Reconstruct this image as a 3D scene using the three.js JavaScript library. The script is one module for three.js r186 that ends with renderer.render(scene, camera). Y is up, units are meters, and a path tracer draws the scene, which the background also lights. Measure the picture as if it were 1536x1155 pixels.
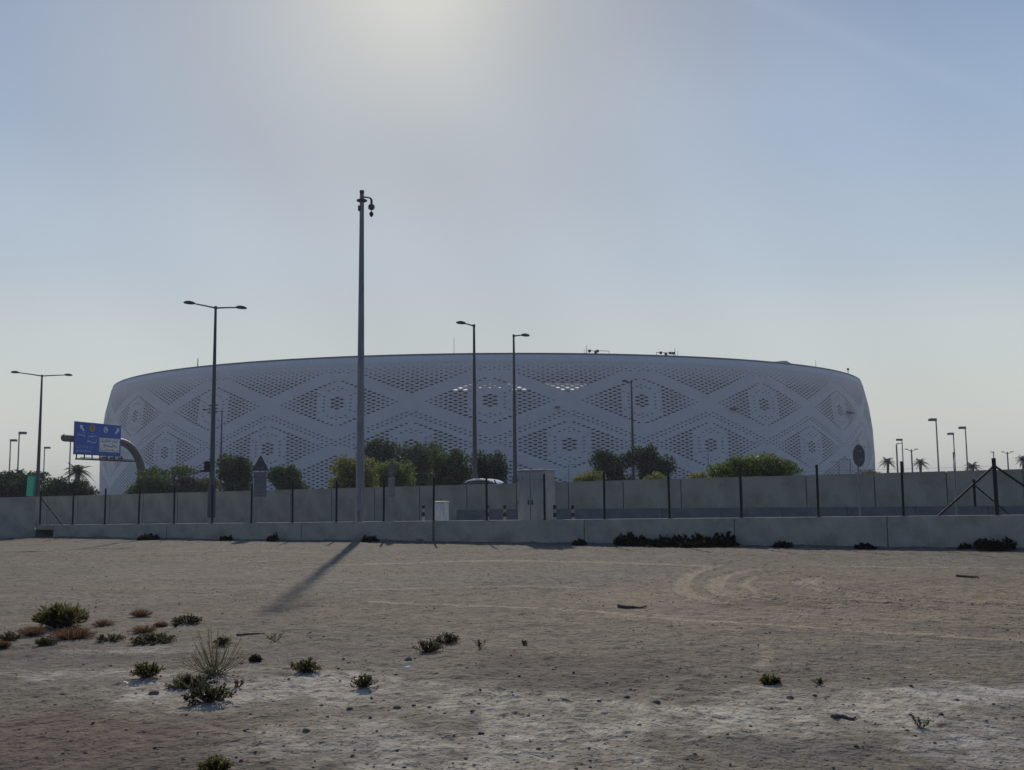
import * as THREE from 'three';
import { mergeGeometries } from 'three/addons/utils/BufferGeometryUtils.js';
import { RoundedBoxGeometry } from 'three/addons/geometries/RoundedBoxGeometry.js';

// ------------------------------------------------------------------ camera, sky, sun, exposure
const EYE = 1.7, FPX = 1530, IW = 1536, IH = 1155, PITCH = Math.atan(165.5 / FPX), ROLL = 0.010;
const scene = new THREE.Scene();
const camera = new THREE.PerspectiveCamera(2 * Math.atan(IH / 2 / FPX) * 180 / Math.PI, IW / IH, 0.1, 6000);
camera.position.set(0, EYE, 0);
camera.rotation.order = 'YXZ';
camera.rotation.set(PITCH, 0, -ROLL);
camera.updateMatrixWorld();

const renderer = new THREE.WebGLRenderer({ antialias: true });
renderer.toneMapping = THREE.LinearToneMapping;
renderer.toneMappingExposure = 1.03;
renderer.shadowMap.enabled = true;

const rad = Math.PI / 180;
const SUN_AZ = -5.6 * rad, SUN_EL = 28.7 * rad;
const sunDir = new THREE.Vector3(Math.sin(SUN_AZ) * Math.cos(SUN_EL), Math.sin(SUN_EL), -Math.cos(SUN_AZ) * Math.cos(SUN_EL));
const sun = new THREE.DirectionalLight(new THREE.Color(1, 0.87, 0.69), 3.0);
sun.position.copy(sunDir).multiplyScalar(400);
sun.castShadow = true;
sun.shadow.radius = 1.7;
sun.shadow.mapSize.set(4096, 4096);
Object.assign(sun.shadow.camera, { left: -160, right: 160, top: 160, bottom: -160, near: 1, far: 900 });
scene.add(sun, sun.target);

function lerpStops(stops, v) {
  if (v <= stops[0][0]) return stops[0].slice(1);
  for (let i = 1; i < stops.length; i++) if (v <= stops[i][0]) {
    const a = stops[i - 1], b = stops[i], t = (v - a[0]) / (b[0] - a[0]), s = t * t * (3 - 2 * t) * 0.5 + t * 0.5;
    return [1, 2, 3].map((k) => a[k] + (b[k] - a[k]) * s);
  }
  return stops[stops.length - 1].slice(1);
}
{
  const dirOf = (az, el) => [Math.sin(az * rad) * Math.cos(el * rad), Math.sin(el * rad), -Math.cos(az * rad) * Math.cos(el * rad)];
  const sa = dirOf(12.5, 27), sb = dirOf(24, 21), nrm = (v) => { const l = Math.hypot(...v); return v.map((q) => q / l); };
  const streakN = nrm([sa[1] * sb[2] - sa[2] * sb[1], sa[2] * sb[0] - sa[0] * sb[2], sa[0] * sb[1] - sa[1] * sb[0]]), streakD = nrm([sa[0] + sb[0], sa[1] + sb[1], sa[2] + sb[2]]);
  const sky01 = (v) => { const t = Math.max(0, Math.min(1, v)); return t * t * (3 - 2 * t); };
  const W = 1024, H = 512, data = new Float32Array(W * H * 4);
  const stops = [[-90, 0.16, 0.14, 0.12], [-3, 0.30, 0.28, 0.25], [-0.5, 0.64, 0.645, 0.58], [4, 0.615, 0.64, 0.59], [8, 0.555, 0.61, 0.615], [13, 0.435, 0.53, 0.64], [20, 0.305, 0.41, 0.575], [28, 0.185, 0.275, 0.465], [50, 0.13, 0.22, 0.43], [90, 0.09, 0.175, 0.39]];
  for (let y = 0; y < H; y++) for (let x = 0; x < W; x++) {
    const el = ((y + 0.5) / H - 0.5) * Math.PI, az = ((x + 0.5) / W - 0.5) * 2 * Math.PI;
    const d = [Math.cos(el) * Math.cos(az), Math.sin(el), Math.cos(el) * Math.sin(az)];
    const cg = d[0] * sunDir.x + d[1] * sunDir.y + d[2] * sunDir.z, g = Math.acos(Math.min(1, Math.max(-1, cg))) / rad;
    const c = lerpStops(stops, el / rad), above = el > -0.02 ? 1 : 0;
    const g1 = Math.exp(-g * g / 34) * above, w = 0.8 * Math.exp(-g * g / 340) * above, back = sky01((cg + 0.35) / 1.15);
    const st = d[0] * streakN[0] + d[1] * streakN[1] + d[2] * streakN[2], sl = d[0] * streakD[0] + d[1] * streakD[1] + d[2] * streakD[2];
    const streak = 0.022 * Math.exp(-st * st / 0.00004) * Math.exp(-((sl - 1) ** 2) / 0.0003);
    const i = (y * W + x) * 4, gl = [0.54, 0.535, 0.505], ga = [0.21, 0.195, 0.135], bk = [0.40, 0.47, 0.585];
    const hz = 1 + 0.05 * (0.5 * Math.sin(3.1 * d[0] + 7 * d[1] + 1.3) * Math.sin(9.7 * d[0] - 13 * d[1] + 0.4) + 0.5 * Math.sin(23 * d[0] + 31 * d[1]) * Math.sin(17 * d[0] - 8 * d[1] + 2)) * above;
    for (let k = 0; k < 3; k++) data[i + k] = hz * (c[k] + (gl[k] - c[k]) * w) * (bk[k] + (1 - bk[k]) * back) + ga[k] * g1 + streak;
    data[i + 3] = 1;
  }
  const sky = new THREE.DataTexture(data, W, H, THREE.RGBAFormat, THREE.FloatType);
  sky.mapping = THREE.EquirectangularReflectionMapping;
  sky.magFilter = sky.minFilter = THREE.LinearFilter;
  sky.wrapS = THREE.RepeatWrapping;
  sky.needsUpdate = true;
  scene.background = sky; scene.environment = sky;
}
scene.fog = new THREE.FogExp2(new THREE.Color(0.86, 0.9, 1.0), 0.00045);

// ------------------------------------------------------------------ helpers
function rngOf(seed) { let a = seed >>> 0; return () => { a = (a + 0x6D2B79F5) >>> 0; let t = a; t = Math.imul(t ^ (t >>> 15), t | 1); t ^= t + Math.imul(t ^ (t >>> 7), t | 61); return ((t ^ (t >>> 14)) >>> 0) / 4294967296; }; }
const V = (x, y, z) => new THREE.Vector3(x, y, z);
const lerp = (a, b, t) => a + (b - a) * t, clamp = (v, a = 0, b = 1) => Math.min(b, Math.max(a, v));
const sstep = (a, b, v) => { const t = clamp((v - a) / (b - a)); return t * t * (3 - 2 * t); };
function hash2(x, y, s) { let h = Math.imul(x, 374761393) + Math.imul(y, 668265263) + Math.imul(s, 974634777); h = Math.imul(h ^ (h >>> 13), 1274126177); h ^= h >>> 16; return (h >>> 0) / 4294967296; }
function vnoise(x, y, s = 0, period = 0) {
  const xi = Math.floor(x), yi = Math.floor(y), fx = x - xi, fy = y - yi, u = fx * fx * (3 - 2 * fx), v = fy * fy * (3 - 2 * fy);
  const w = period ? (k) => ((k % period) + period) % period : (k) => k;
  const a = hash2(w(xi), w(yi), s), b = hash2(w(xi + 1), w(yi), s), c = hash2(w(xi), w(yi + 1), s), d = hash2(w(xi + 1), w(yi + 1), s);
  return lerp(lerp(a, b, u), lerp(c, d, u), v);
}
function fbm(x, y, s = 0, oct = 4, period = 0) { let a = 0.5, f = 1, t = 0, n = 0; for (let o = 0; o < oct; o++) { t += a * vnoise(x * f, y * f, s + o * 17, period ? period * f : 0); n += a; a *= 0.5; f *= 2; } return t / n; }

// a pixel of the photograph as a direction from the eye
const cR = V(1, 0, 0).applyEuler(camera.rotation), cU = V(0, 1, 0).applyEuler(camera.rotation), cF = V(0, 0, -1).applyEuler(camera.rotation);
function ray(px, py) { return cF.clone().addScaledVector(cR, (px - IW / 2) / FPX).addScaledVector(cU, (IH / 2 - py) / FPX); }
function at(px, py, d) { const r = ray(px, py); return r.multiplyScalar(d / -r.z).add(camera.position); }          // on the vertical plane d metres ahead
function onGround(px, py, y = 0) { const r = ray(px, py); return r.multiplyScalar((y - EYE) / r.y).add(camera.position); }
function onLine(A, B, px, py) {                                                                                     // where the pixel's direction meets an upright wall A-B
  const r = ray(px, py), ex = B.x - A.x, ez = B.z - A.z, k = (A.x * ez - A.z * ex) / (r.x * ez - r.z * ex);
  const p = r.multiplyScalar(k); p.y += EYE;
  return { p, t: ((p.x - A.x) * ex + (p.z - A.z) * ez) / (ex * ex + ez * ez) };
}

const taken = {};
function numbered(n) { const k = taken[n] = (taken[n] ?? -1) + 1; return k ? n + '_' + String(k).padStart(3, '0') : n; }
function tag(o, label, category, group, kind) { o.userData.label = label; if (category) o.userData.category = category; if (group) o.userData.group = group; if (kind) o.userData.kind = kind; return o; }
function thing(name, label, category, pos = [0, 0, 0], turn = 0, group) {
  const o = new THREE.Group(); o.name = numbered(name); o.position.set(...(pos.isVector3 ? pos.toArray() : pos)); o.rotation.y = turn; scene.add(o);
  return tag(o, label, category, group);
}
function part(name, geo, mat, parent, kind) { const m = new THREE.Mesh(Array.isArray(geo) ? join(geo) : geo, mat); m.name = name; if (kind) m.userData.kind = kind; parent.add(m); return m; }
function struct(name, geo, mat) { const m = new THREE.Mesh(geo, mat); m.name = numbered(name); m.userData.kind = 'structure'; scene.add(m); return m; }
function join(list) { return mergeGeometries(list.map((g) => { const n = g.index ? g.toNonIndexed() : g; for (const k of Object.keys(n.attributes)) if (!['position', 'normal', 'uv'].includes(k)) n.deleteAttribute(k); return n; })); }
function bufGeo(pos, nor, uv, idx) {
  const g = new THREE.BufferGeometry();
  g.setAttribute('position', new THREE.Float32BufferAttribute(pos, 3));
  if (uv) g.setAttribute('uv', new THREE.Float32BufferAttribute(uv, 2)); else g.setAttribute('uv', new THREE.Float32BufferAttribute(new Float32Array(pos.length / 3 * 2), 2));
  if (idx) g.setIndex(idx);
  if (nor) g.setAttribute('normal', new THREE.Float32BufferAttribute(nor, 3)); else g.computeVertexNormals();
  return g;
}
// tapered tube through points, closed ends
function taper(pts, rs, n = 8, caps = true) {
  const P = pts.map((p) => p.isVector3 ? p : V(...p)), pos = [], nor = [], uv = [], idx = []; let len = 0;
  let side = null;
  P.forEach((p, i) => {
    const a = P[Math.max(0, i - 1)], b = P[Math.min(P.length - 1, i + 1)], t = b.clone().sub(a).normalize();
    if (!side) side = Math.abs(t.y) > 0.9 ? V(1, 0, 0) : V(0, 1, 0);
    const u = side.clone().addScaledVector(t, -side.dot(t)).normalize(), w = t.clone().cross(u); side = u;
    if (i) len += p.distanceTo(P[i - 1]);
    const r = Array.isArray(rs) ? rs[i] : rs;
    for (let k = 0; k <= n; k++) { const A = k / n * Math.PI * 2, c = Math.cos(A), s = Math.sin(A), q = u.clone().multiplyScalar(c).addScaledVector(w, s); nor.push(q.x, q.y, q.z); pos.push(p.x + q.x * r, p.y + q.y * r, p.z + q.z * r); uv.push(k / n * 2 * Math.PI * r, len); }
  });
  for (let i = 0; i < P.length - 1; i++) for (let k = 0; k < n; k++) { const a = i * (n + 1) + k, b = a + n + 1; idx.push(a, a + 1, b, b, a + 1, b + 1); }
  if (caps) for (const e of [0, P.length - 1]) { const c0 = pos.length / 3, d = e ? 1 : -1, q = P[e], t = (e ? P[e].clone().sub(P[e - 1]) : P[0].clone().sub(P[1])).normalize(); pos.push(q.x, q.y, q.z); nor.push(t.x, t.y, t.z); uv.push(0, 0); for (let k = 0; k <= n; k++) { const o = (e * (n + 1) + k) * 3; pos.push(pos[o], pos[o + 1], pos[o + 2]); nor.push(t.x, t.y, t.z); uv.push(0, 0); } for (let k = 0; k < n; k++) d > 0 ? idx.push(c0, c0 + 1 + k, c0 + 2 + k) : idx.push(c0, c0 + 2 + k, c0 + 1 + k); }
  return bufGeo(pos, nor, uv, idx);
}
function box(w, h, d, x = 0, y = 0, z = 0, r = 0.01) { const g = new RoundedBoxGeometry(w, h, d, 1, Math.min(r, w / 3, h / 3, d / 3)); g.translate(x, y, z); return g; }
function plainBox(w, h, d, x = 0, y = 0, z = 0) { const g = new THREE.BoxGeometry(w, h, d); g.translate(x, y, z); return g; }
// upright prism: footprint corners (counter-clockwise from above), bottom and top heights per corner
function prism(c, bot, top) {
  const pos = [], uv = [], push = (...q) => { for (const k of [0, 1, 2, 0, 2, 3]) { pos.push(q[k].x, q[k].y, q[k].z); uv.push(q[k].u, q[k].v); } };
  const n = c.length, pt = (i, y, u, v) => ({ x: c[i][0], y, z: c[i][1], u, v }); let s = 0;
  for (let i = 0; i < n; i++) { const j = (i + 1) % n, l = Math.hypot(c[j][0] - c[i][0], c[j][1] - c[i][1]); push(pt(i, bot[i], s, bot[i]), pt(j, bot[j], s + l, bot[j]), pt(j, top[j], s + l, top[j]), pt(i, top[i], s, top[i])); s += l; }
  push(...[0, 1, 2, 3].map((i) => pt(i, top[i], c[i][0], c[i][1])));
  push(...[3, 2, 1, 0].map((i) => pt(i, bot[i], c[i][0], c[i][1])));
  return bufGeo(pos, null, uv);
}
function noiseTex(size, fn, srgb = false) {
  const data = new Uint8Array(size * size * 4);
  for (let y = 0; y < size; y++) for (let x = 0; x < size; x++) { const c = fn(x / size, y / size), i = (y * size + x) * 4; const a = Array.isArray(c) ? c : [c, c, c]; data[i] = clamp(a[0]) * 255; data[i + 1] = clamp(a[1]) * 255; data[i + 2] = clamp(a[2]) * 255; data[i + 3] = 255; }
  const t = new THREE.DataTexture(data, size, size); t.wrapS = t.wrapT = THREE.RepeatWrapping; t.magFilter = THREE.LinearFilter; t.minFilter = THREE.LinearMipmapLinearFilter; t.generateMipmaps = true; if (srgb) t.colorSpace = THREE.SRGBColorSpace; t.needsUpdate = true; return t;
}
const rep = (t, a, b = a) => { const c = t.clone(); c.repeat.set(a, b); c.needsUpdate = true; return c; };
const lin = (r, g, b) => new THREE.Color().setRGB(r, g, b);

// ------------------------------------------------------------------ materials
const grainT = noiseTex(256, (u, v) => 0.80 + 0.20 * (0.6 * fbm(u * 8, v * 8, 3, 4, 8) + 0.4 * fbm(u * 64, v * 64, 9, 2, 64)));
const wearT = noiseTex(256, (u, v) => { const a = fbm(u * 6, v * 6, 21, 5, 6), s = fbm(u * 40, v * 4, 5, 3, 4); return 0.72 + 0.28 * sstep(0.25, 0.7, a * 0.65 + s * 0.35); });
const concT = noiseTex(1024, (u, v) => {
  const a = fbm(u * 5, v * 5, 31, 5, 5), f = fbm(u * 128, v * 128, 77, 2, 128), st = fbm(u * 18, v * 3, 13, 3, 3), b = fbm(u * 11, v * 11, 63, 4, 11);
  const k = 0.70 + 0.22 * sstep(0.3, 0.72, a) - 0.09 * sstep(0.5, 0.8, st) - 0.11 * sstep(0.52, 0.72, b) + 0.12 * (f - 0.5);
  return [k, k * 0.985, k * 0.945];
});
const concB = noiseTex(512, (u, v) => 0.5 + 0.3 * (fbm(u * 60, v * 60, 8, 3, 60) - 0.5) - 0.4 * sstep(0.72, 0.8, vnoise(u * 40, v * 40, 4, 40)));
const M = {
  conc: new THREE.MeshStandardMaterial({ color: lin(0.50, 0.47, 0.40), map: rep(concT, 0.21), bumpMap: rep(concB, 0.7), bumpScale: 0.008, roughness: 0.93 }),
  conc2: new THREE.MeshStandardMaterial({ color: lin(0.44, 0.42, 0.335), map: rep(concT, 0.13), bumpMap: rep(concB, 0.5), bumpScale: 0.008, roughness: 0.93 }),
  joint: new THREE.MeshStandardMaterial({ color: lin(0.30, 0.29, 0.265), map: rep(concT, 0.3), roughness: 0.95 }),
  barrier: new THREE.MeshStandardMaterial({ color: lin(0.24, 0.24, 0.245), map: rep(concT, 0.17), bumpMap: rep(concB, 0.6), bumpScale: 0.006, roughness: 0.9 }),
  galv: new THREE.MeshStandardMaterial({ color: lin(0.24, 0.245, 0.26), map: rep(wearT, 2, 0.35), roughness: 0.6, metalness: 0.1 }),
  darkpole: new THREE.MeshStandardMaterial({ color: lin(0.085, 0.088, 0.10), map: rep(wearT, 2, 0.35), roughness: 0.65 }),
  black: new THREE.MeshStandardMaterial({ color: lin(0.022, 0.023, 0.028), map: rep(grainT, 2), roughness: 0.6 }),
  blacksteel: new THREE.MeshStandardMaterial({ color: lin(0.014, 0.015, 0.019), map: rep(wearT, 3, 0.6), roughness: 0.8 }),
  white: new THREE.MeshStandardMaterial({ color: lin(0.70, 0.70, 0.69), map: rep(wearT, 1, 1), roughness: 0.55 }),
  cabinet: new THREE.MeshStandardMaterial({ color: lin(0.38, 0.37, 0.345), map: rep(wearT, 0.6, 0.6), roughness: 0.6 }),
  signback: new THREE.MeshStandardMaterial({ color: lin(0.16, 0.17, 0.19), map: rep(wearT, 0.8, 0.8), roughness: 0.6, metalness: 0.3 }),
  signdark: new THREE.MeshStandardMaterial({ color: lin(0.06, 0.065, 0.08), map: rep(wearT, 0.8, 0.8), roughness: 0.6 }),
  skin: new THREE.MeshStandardMaterial({ color: lin(0.70, 0.71, 0.70), map: rep(grainT, 0.03), roughness: 0.75, side: THREE.DoubleSide }),
  trim: new THREE.MeshStandardMaterial({ color: lin(0.16, 0.165, 0.18), map: rep(grainT, 0.1), roughness: 0.6 }),
  inner: new THREE.MeshStandardMaterial({ color: lin(0.70, 0.71, 0.70), map: rep(grainT, 0.05), roughness: 0.9, side: THREE.DoubleSide }),
  asphalt: new THREE.MeshStandardMaterial({ color: lin(0.065, 0.065, 0.068), map: rep(grainT, 0.4), roughness: 0.95 }),
  paving: new THREE.MeshStandardMaterial({ color: lin(0.27, 0.25, 0.22), map: rep(concT, 0.2), roughness: 0.95 }),
  dirt: new THREE.MeshStandardMaterial({ color: lin(0.24, 0.205, 0.165), map: rep(concT, 0.06), roughness: 1 }),
  bark: new THREE.MeshStandardMaterial({ color: lin(0.09, 0.07, 0.05), map: rep(wearT, 3, 1), bumpMap: rep(wearT, 3, 1), bumpScale: 0.02, roughness: 0.95 }),
  glass: new THREE.MeshPhysicalMaterial({ color: lin(0.03, 0.035, 0.04), roughness: 0.06, specularIntensity: 1 }),
  rubber: new THREE.MeshStandardMaterial({ color: lin(0.02, 0.02, 0.02), map: rep(grainT, 4), roughness: 0.9 }),
};
function leafMat(r, g, b, tr = 0.45) { return new THREE.MeshPhysicalMaterial({ color: lin(r, g, b), map: rep(grainT, 1.7), roughness: 0.85, transmission: tr, thickness: 0, side: THREE.DoubleSide, specularIntensity: 0.3 }); }
const L = {
  dark: leafMat(0.070, 0.101, 0.042), mid: leafMat(0.116, 0.162, 0.052), bright: leafMat(0.186, 0.251, 0.067), yellow: leafMat(0.265, 0.283, 0.075), olive: leafMat(0.135, 0.135, 0.074), palm: leafMat(0.074, 0.095, 0.041), drypalm: leafMat(0.176, 0.149, 0.081),
  scrubDark: leafMat(0.188, 0.216, 0.129, 0.40), scrub: leafMat(0.289, 0.320, 0.174, 0.40), scrubGreen: leafMat(0.375, 0.399, 0.174, 0.45), scrubGrey: leafMat(0.357, 0.399, 0.323, 0.40), dry: leafMat(0.630, 0.399, 0.286, 0.40), wisp: leafMat(0.816, 0.783, 0.381, 0.50), weed: leafMat(0.11, 0.12, 0.07, 0.40),
};
L.twig = new THREE.MeshStandardMaterial({ color: lin(0.12, 0.085, 0.06), map: rep(wearT, 3), roughness: 0.95 });
L.wispTwig = new THREE.MeshStandardMaterial({ color: lin(0.27, 0.24, 0.13), map: rep(wearT, 3), roughness: 0.95 });
L.dryTwig = new THREE.MeshStandardMaterial({ color: lin(0.17, 0.115, 0.08), map: rep(wearT, 3), roughness: 0.95 });

// ------------------------------------------------------------------ the lines of the two walls
const nearA = V(-21.84, 0, -47), nearB = V(11.87, 0, -31);      // low wall at the edge of the lot
const nearTop = (t) => lerp(0.565, 0.96, t);
const nearAt = (t) => V(lerp(nearA.x, nearB.x, t), 0, lerp(nearA.z, nearB.z, t));
const nearDir = nearB.clone().sub(nearA).normalize(), nearLen = nearA.distanceTo(nearB), nearN = V(nearDir.z, 0, -nearDir.x);   // points away from the camera
const pL = at(20, 746, 74), pR = at(1500, 704.5, 45);
const farA = V(pL.x, 0, pL.z), farB = V(pR.x, 0, pR.z), farLen = farA.distanceTo(farB), farDir = farB.clone().sub(farA).normalize(), farN = V(farDir.z, 0, -farDir.x);
const farTop = (t) => lerp(pL.y, pR.y, t), farAt = (t) => V(lerp(farA.x, farB.x, t), 0, lerp(farA.z, farB.z, t));
const terraceY = (x) => lerp(-0.08, 0.46, (x - nearA.x) / (nearB.x - nearA.x)), BACK = 1.2;

// ------------------------------------------------------------------ ground
const groundBig = new THREE.PlaneGeometry(5000, 5000, 1, 1); groundBig.rotateX(-Math.PI / 2); groundBig.translate(0, -0.12, -1200);
{ const u = groundBig.attributes.uv; for (let i = 0; i < u.count; i++) u.setXY(i, u.getX(i) * 5000, u.getY(i) * 5000); }
struct('desert_ground', groundBig, M.dirt);

// tyre tracks and scraped lines, from the photograph onto the ground
const tracks = [
  [[1082, 848], [1040, 861], [1027, 877], [1044, 893], [1095, 907]], [[1066, 849], [1028, 862], [1015, 878], [1032, 894], [1076, 907]], [[1152, 853], [1098, 862], [1078, 874], [1100, 890], [1160, 900], [1250, 908], [1420, 914]], [[1132, 853], [1083, 863], [1063, 875], [1084, 892], [1146, 903], [1250, 912]], [[1180, 856], [1130, 866], [1114, 877], [1150, 890], [1230, 901], [1380, 908]], [[1212, 867], [1195, 873], [1225, 883], [1290, 893], [1400, 903], [1536, 910]], [[1230, 866], [1214, 872], [1244, 881], [1310, 890], [1420, 899]],
  [[560, 903], [700, 908], [880, 917], [1000, 928], [1150, 937], [1350, 951], [1560, 965]], [[1060, 920], [1180, 922], [1350, 930], [1540, 938]], [[500, 847], [650, 843], [800, 842], [940, 845], [1060, 850]], [[540, 884], [660, 882], [800, 879], [870, 881]], [[1143, 966], [1151, 978], [1147, 992], [1134, 1004]], [[1250, 850], [1400, 851], [1540, 852]], [[60, 826], [200, 828], [360, 826], [480, 829]],
].map((l, k) => ({ h: k < 7 ? 0.7 : 0.1, w: k < 7 ? 0.125 : [0.12, 0.12, 0.32, 0.2, 0.08, 0.3, 0.3][k - 7], a: k < 7 ? 0.9 : [1, 0.5, 0.8, 0.7, 0.7, 0.5, 0.4][k - 7], pts: new THREE.CatmullRomCurve3(l.map(([x, y]) => onGround(x, y))).getPoints(26) }));
for (const t of tracks) { t.x0 = Math.min(...t.pts.map((p) => p.x)) - 1; t.x1 = Math.max(...t.pts.map((p) => p.x)) + 1; t.z0 = Math.min(...t.pts.map((p) => p.z)) - 1; t.z1 = Math.max(...t.pts.map((p) => p.z)) + 1; }
function trackDist(x, z) {
  let best = 9, bt = null;
  for (const t of tracks) { if (x < t.x0 || x > t.x1 || z < t.z0 || z > t.z1) continue; for (let i = 1; i < t.pts.length; i++) { const a = t.pts[i - 1], b = t.pts[i], ex = b.x - a.x, ez = b.z - a.z, k = clamp(((x - a.x) * ex + (z - a.z) * ez) / (ex * ex + ez * ez + 1e-9)), d = Math.hypot(x - a.x - ex * k, z - a.z - ez * k) / t.w; if (d < best) { best = d; bt = t; } } }
  return [best, bt];
}
function blobs(list) { return list.map(([x, y, rx, ry, r, g, b, a]) => { const c = onGround(x, y), e = onGround(x + rx, y), f = onGround(x, y + ry), h = onGround(x, y - ry); return { c, rx: Math.abs(e.x - c.x), rz: Math.abs(f.z - h.z) / 2, r, g, b, a }; }); }
// patches of different soil: crust, red earth, warm sand, damp dark silt
const soils = blobs([
  [1300, 885, 330, 45, 0.224, 0.173, 0.113, 0.945], [1050, 900, 200, 40, 0.207, 0.165, 0.115, 0.63], [120, 1110, 320, 50, 0.106, 0.076, 0.063, 0.9975], [60, 980, 210, 20, 0.102, 0.081, 0.070, 0.84], [330, 986, 150, 15, 0.102, 0.086, 0.073, 0.735], [850, 1005, 200, 26, 0.106, 0.086, 0.070, 0.8925], [560, 975, 130, 9, 0.118, 0.093, 0.081, 0.525],
  [400, 1035, 190, 26, 0.440, 0.397, 0.331, 0.945], [150, 1012, 150, 9, 0.401, 0.351, 0.288, 0.84], [620, 1045, 130, 20, 0.387, 0.343, 0.273, 0.84], [950, 1070, 300, 30, 0.426, 0.382, 0.295, 0.8925], [1300, 1060, 260, 30, 0.418, 0.373, 0.295, 0.8925], [1480, 1045, 120, 18, 0.450, 0.412, 0.361, 0.84], [760, 1130, 260, 40, 0.387, 0.359, 0.295, 0.84], [1180, 1125, 140, 25, 0.118, 0.109, 0.095, 0.7875], [470, 1110, 170, 40, 0.379, 0.343, 0.288, 0.735], [1480, 1110, 110, 40, 0.387, 0.366, 0.326, 0.735], [230, 975, 170, 7, 0.372, 0.336, 0.281, 0.63],
  [700, 960, 160, 12, 0.185, 0.156, 0.127, 0.63], [1250, 985, 300, 28, 0.164, 0.137, 0.109, 0.735], [1440, 1000, 120, 16, 0.194, 0.165, 0.119, 0.63], [420, 860, 380, 26, 0.176, 0.152, 0.123, 0.63], [900, 860, 160, 14, 0.158, 0.143, 0.123, 0.63],
]);
function soil(x, z) {
  const wx = fbm(x * 0.9, z * 0.9, 5, 3) - 0.5, wz = fbm(x * 0.7, z * 0.9, 15, 3) - 0.5, rag = fbm(x * 2.6, z * 2.0, 41, 4), crust = sstep(0.38, 0.6, fbm(x * 5.5, z * 4.2, 52, 4));
  let r = 0.160, g = 0.137, b = 0.104;
  for (const s of soils) { const d = Math.hypot((x - s.c.x) / s.rx + wx * 0.7, (z - s.c.z) / s.rz + wz * 1.1); const k = s.a * (1 - sstep(0.55, 1.25, d + (rag - 0.5) * 1.3)) * (s.r > 0.22 && s.b > 0.15 ? 0.45 + 0.55 * crust : 1); if (k > 0) { r = lerp(r, s.r, k); g = lerp(g, s.g, k); b = lerp(b, s.b, k); } }
  const n = fbm(x * 0.55, z * 1.1, 91, 4), m = fbm(x * 3.1, z * 5.0, 57, 4), f = fbm(x * 11, z * 17, 23, 3), q = Math.max(0.35, 0.14 + 0.46 * n + 0.66 * m + 0.72 * (f - 0.1));
  const warm = fbm(x * 0.35, z * 0.5, 66, 3) - 0.5;
  return [r * q * (1 + 0.12 * warm), g * q, b * q * (1 - 0.14 * warm)];
}
function groundY(x, z) {
  const near = Math.max(0, 1 - Math.hypot(x, z) / 14);
  let y = 0.055 * (fbm(x * 0.33, z * 0.33, 2, 3) - 0.5) + 0.03 * (fbm(x * 1.6, z * 1.6, 12, 4) - 0.5) + 0.028 * (fbm(x * 6, z * 6, 22, 3) - 0.5) + near * 0.034 * (fbm(x * 19, z * 19, 32, 2) - 0.5);
  const rough = sstep(0.42, 0.62, fbm(x * 0.5, z * 0.8, 88, 3)), cl = fbm(x * 9, z * 9, 45, 3); y += (0.3 + 0.7 * rough) * 0.075 * Math.max(0, cl - 0.56); const wd = -((x - nearA.x) * nearN.x + (z - nearA.z) * nearN.z); if (wd < 2.5) y += 0.10 * Math.exp(-Math.max(0, wd) / 0.35) * fbm(x * 0.9, z * 0.9, 61, 3);
  const [d, tk] = trackDist(x, z), rel = tk ? tk.h : 0;
  if (d < 2.4) y += rel * (-0.032 * (1 - sstep(0.35, 0.9, d)) + 0.03 * Math.exp(-((d - 1.25) ** 2) / 0.12));
  return y;
}
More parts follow.
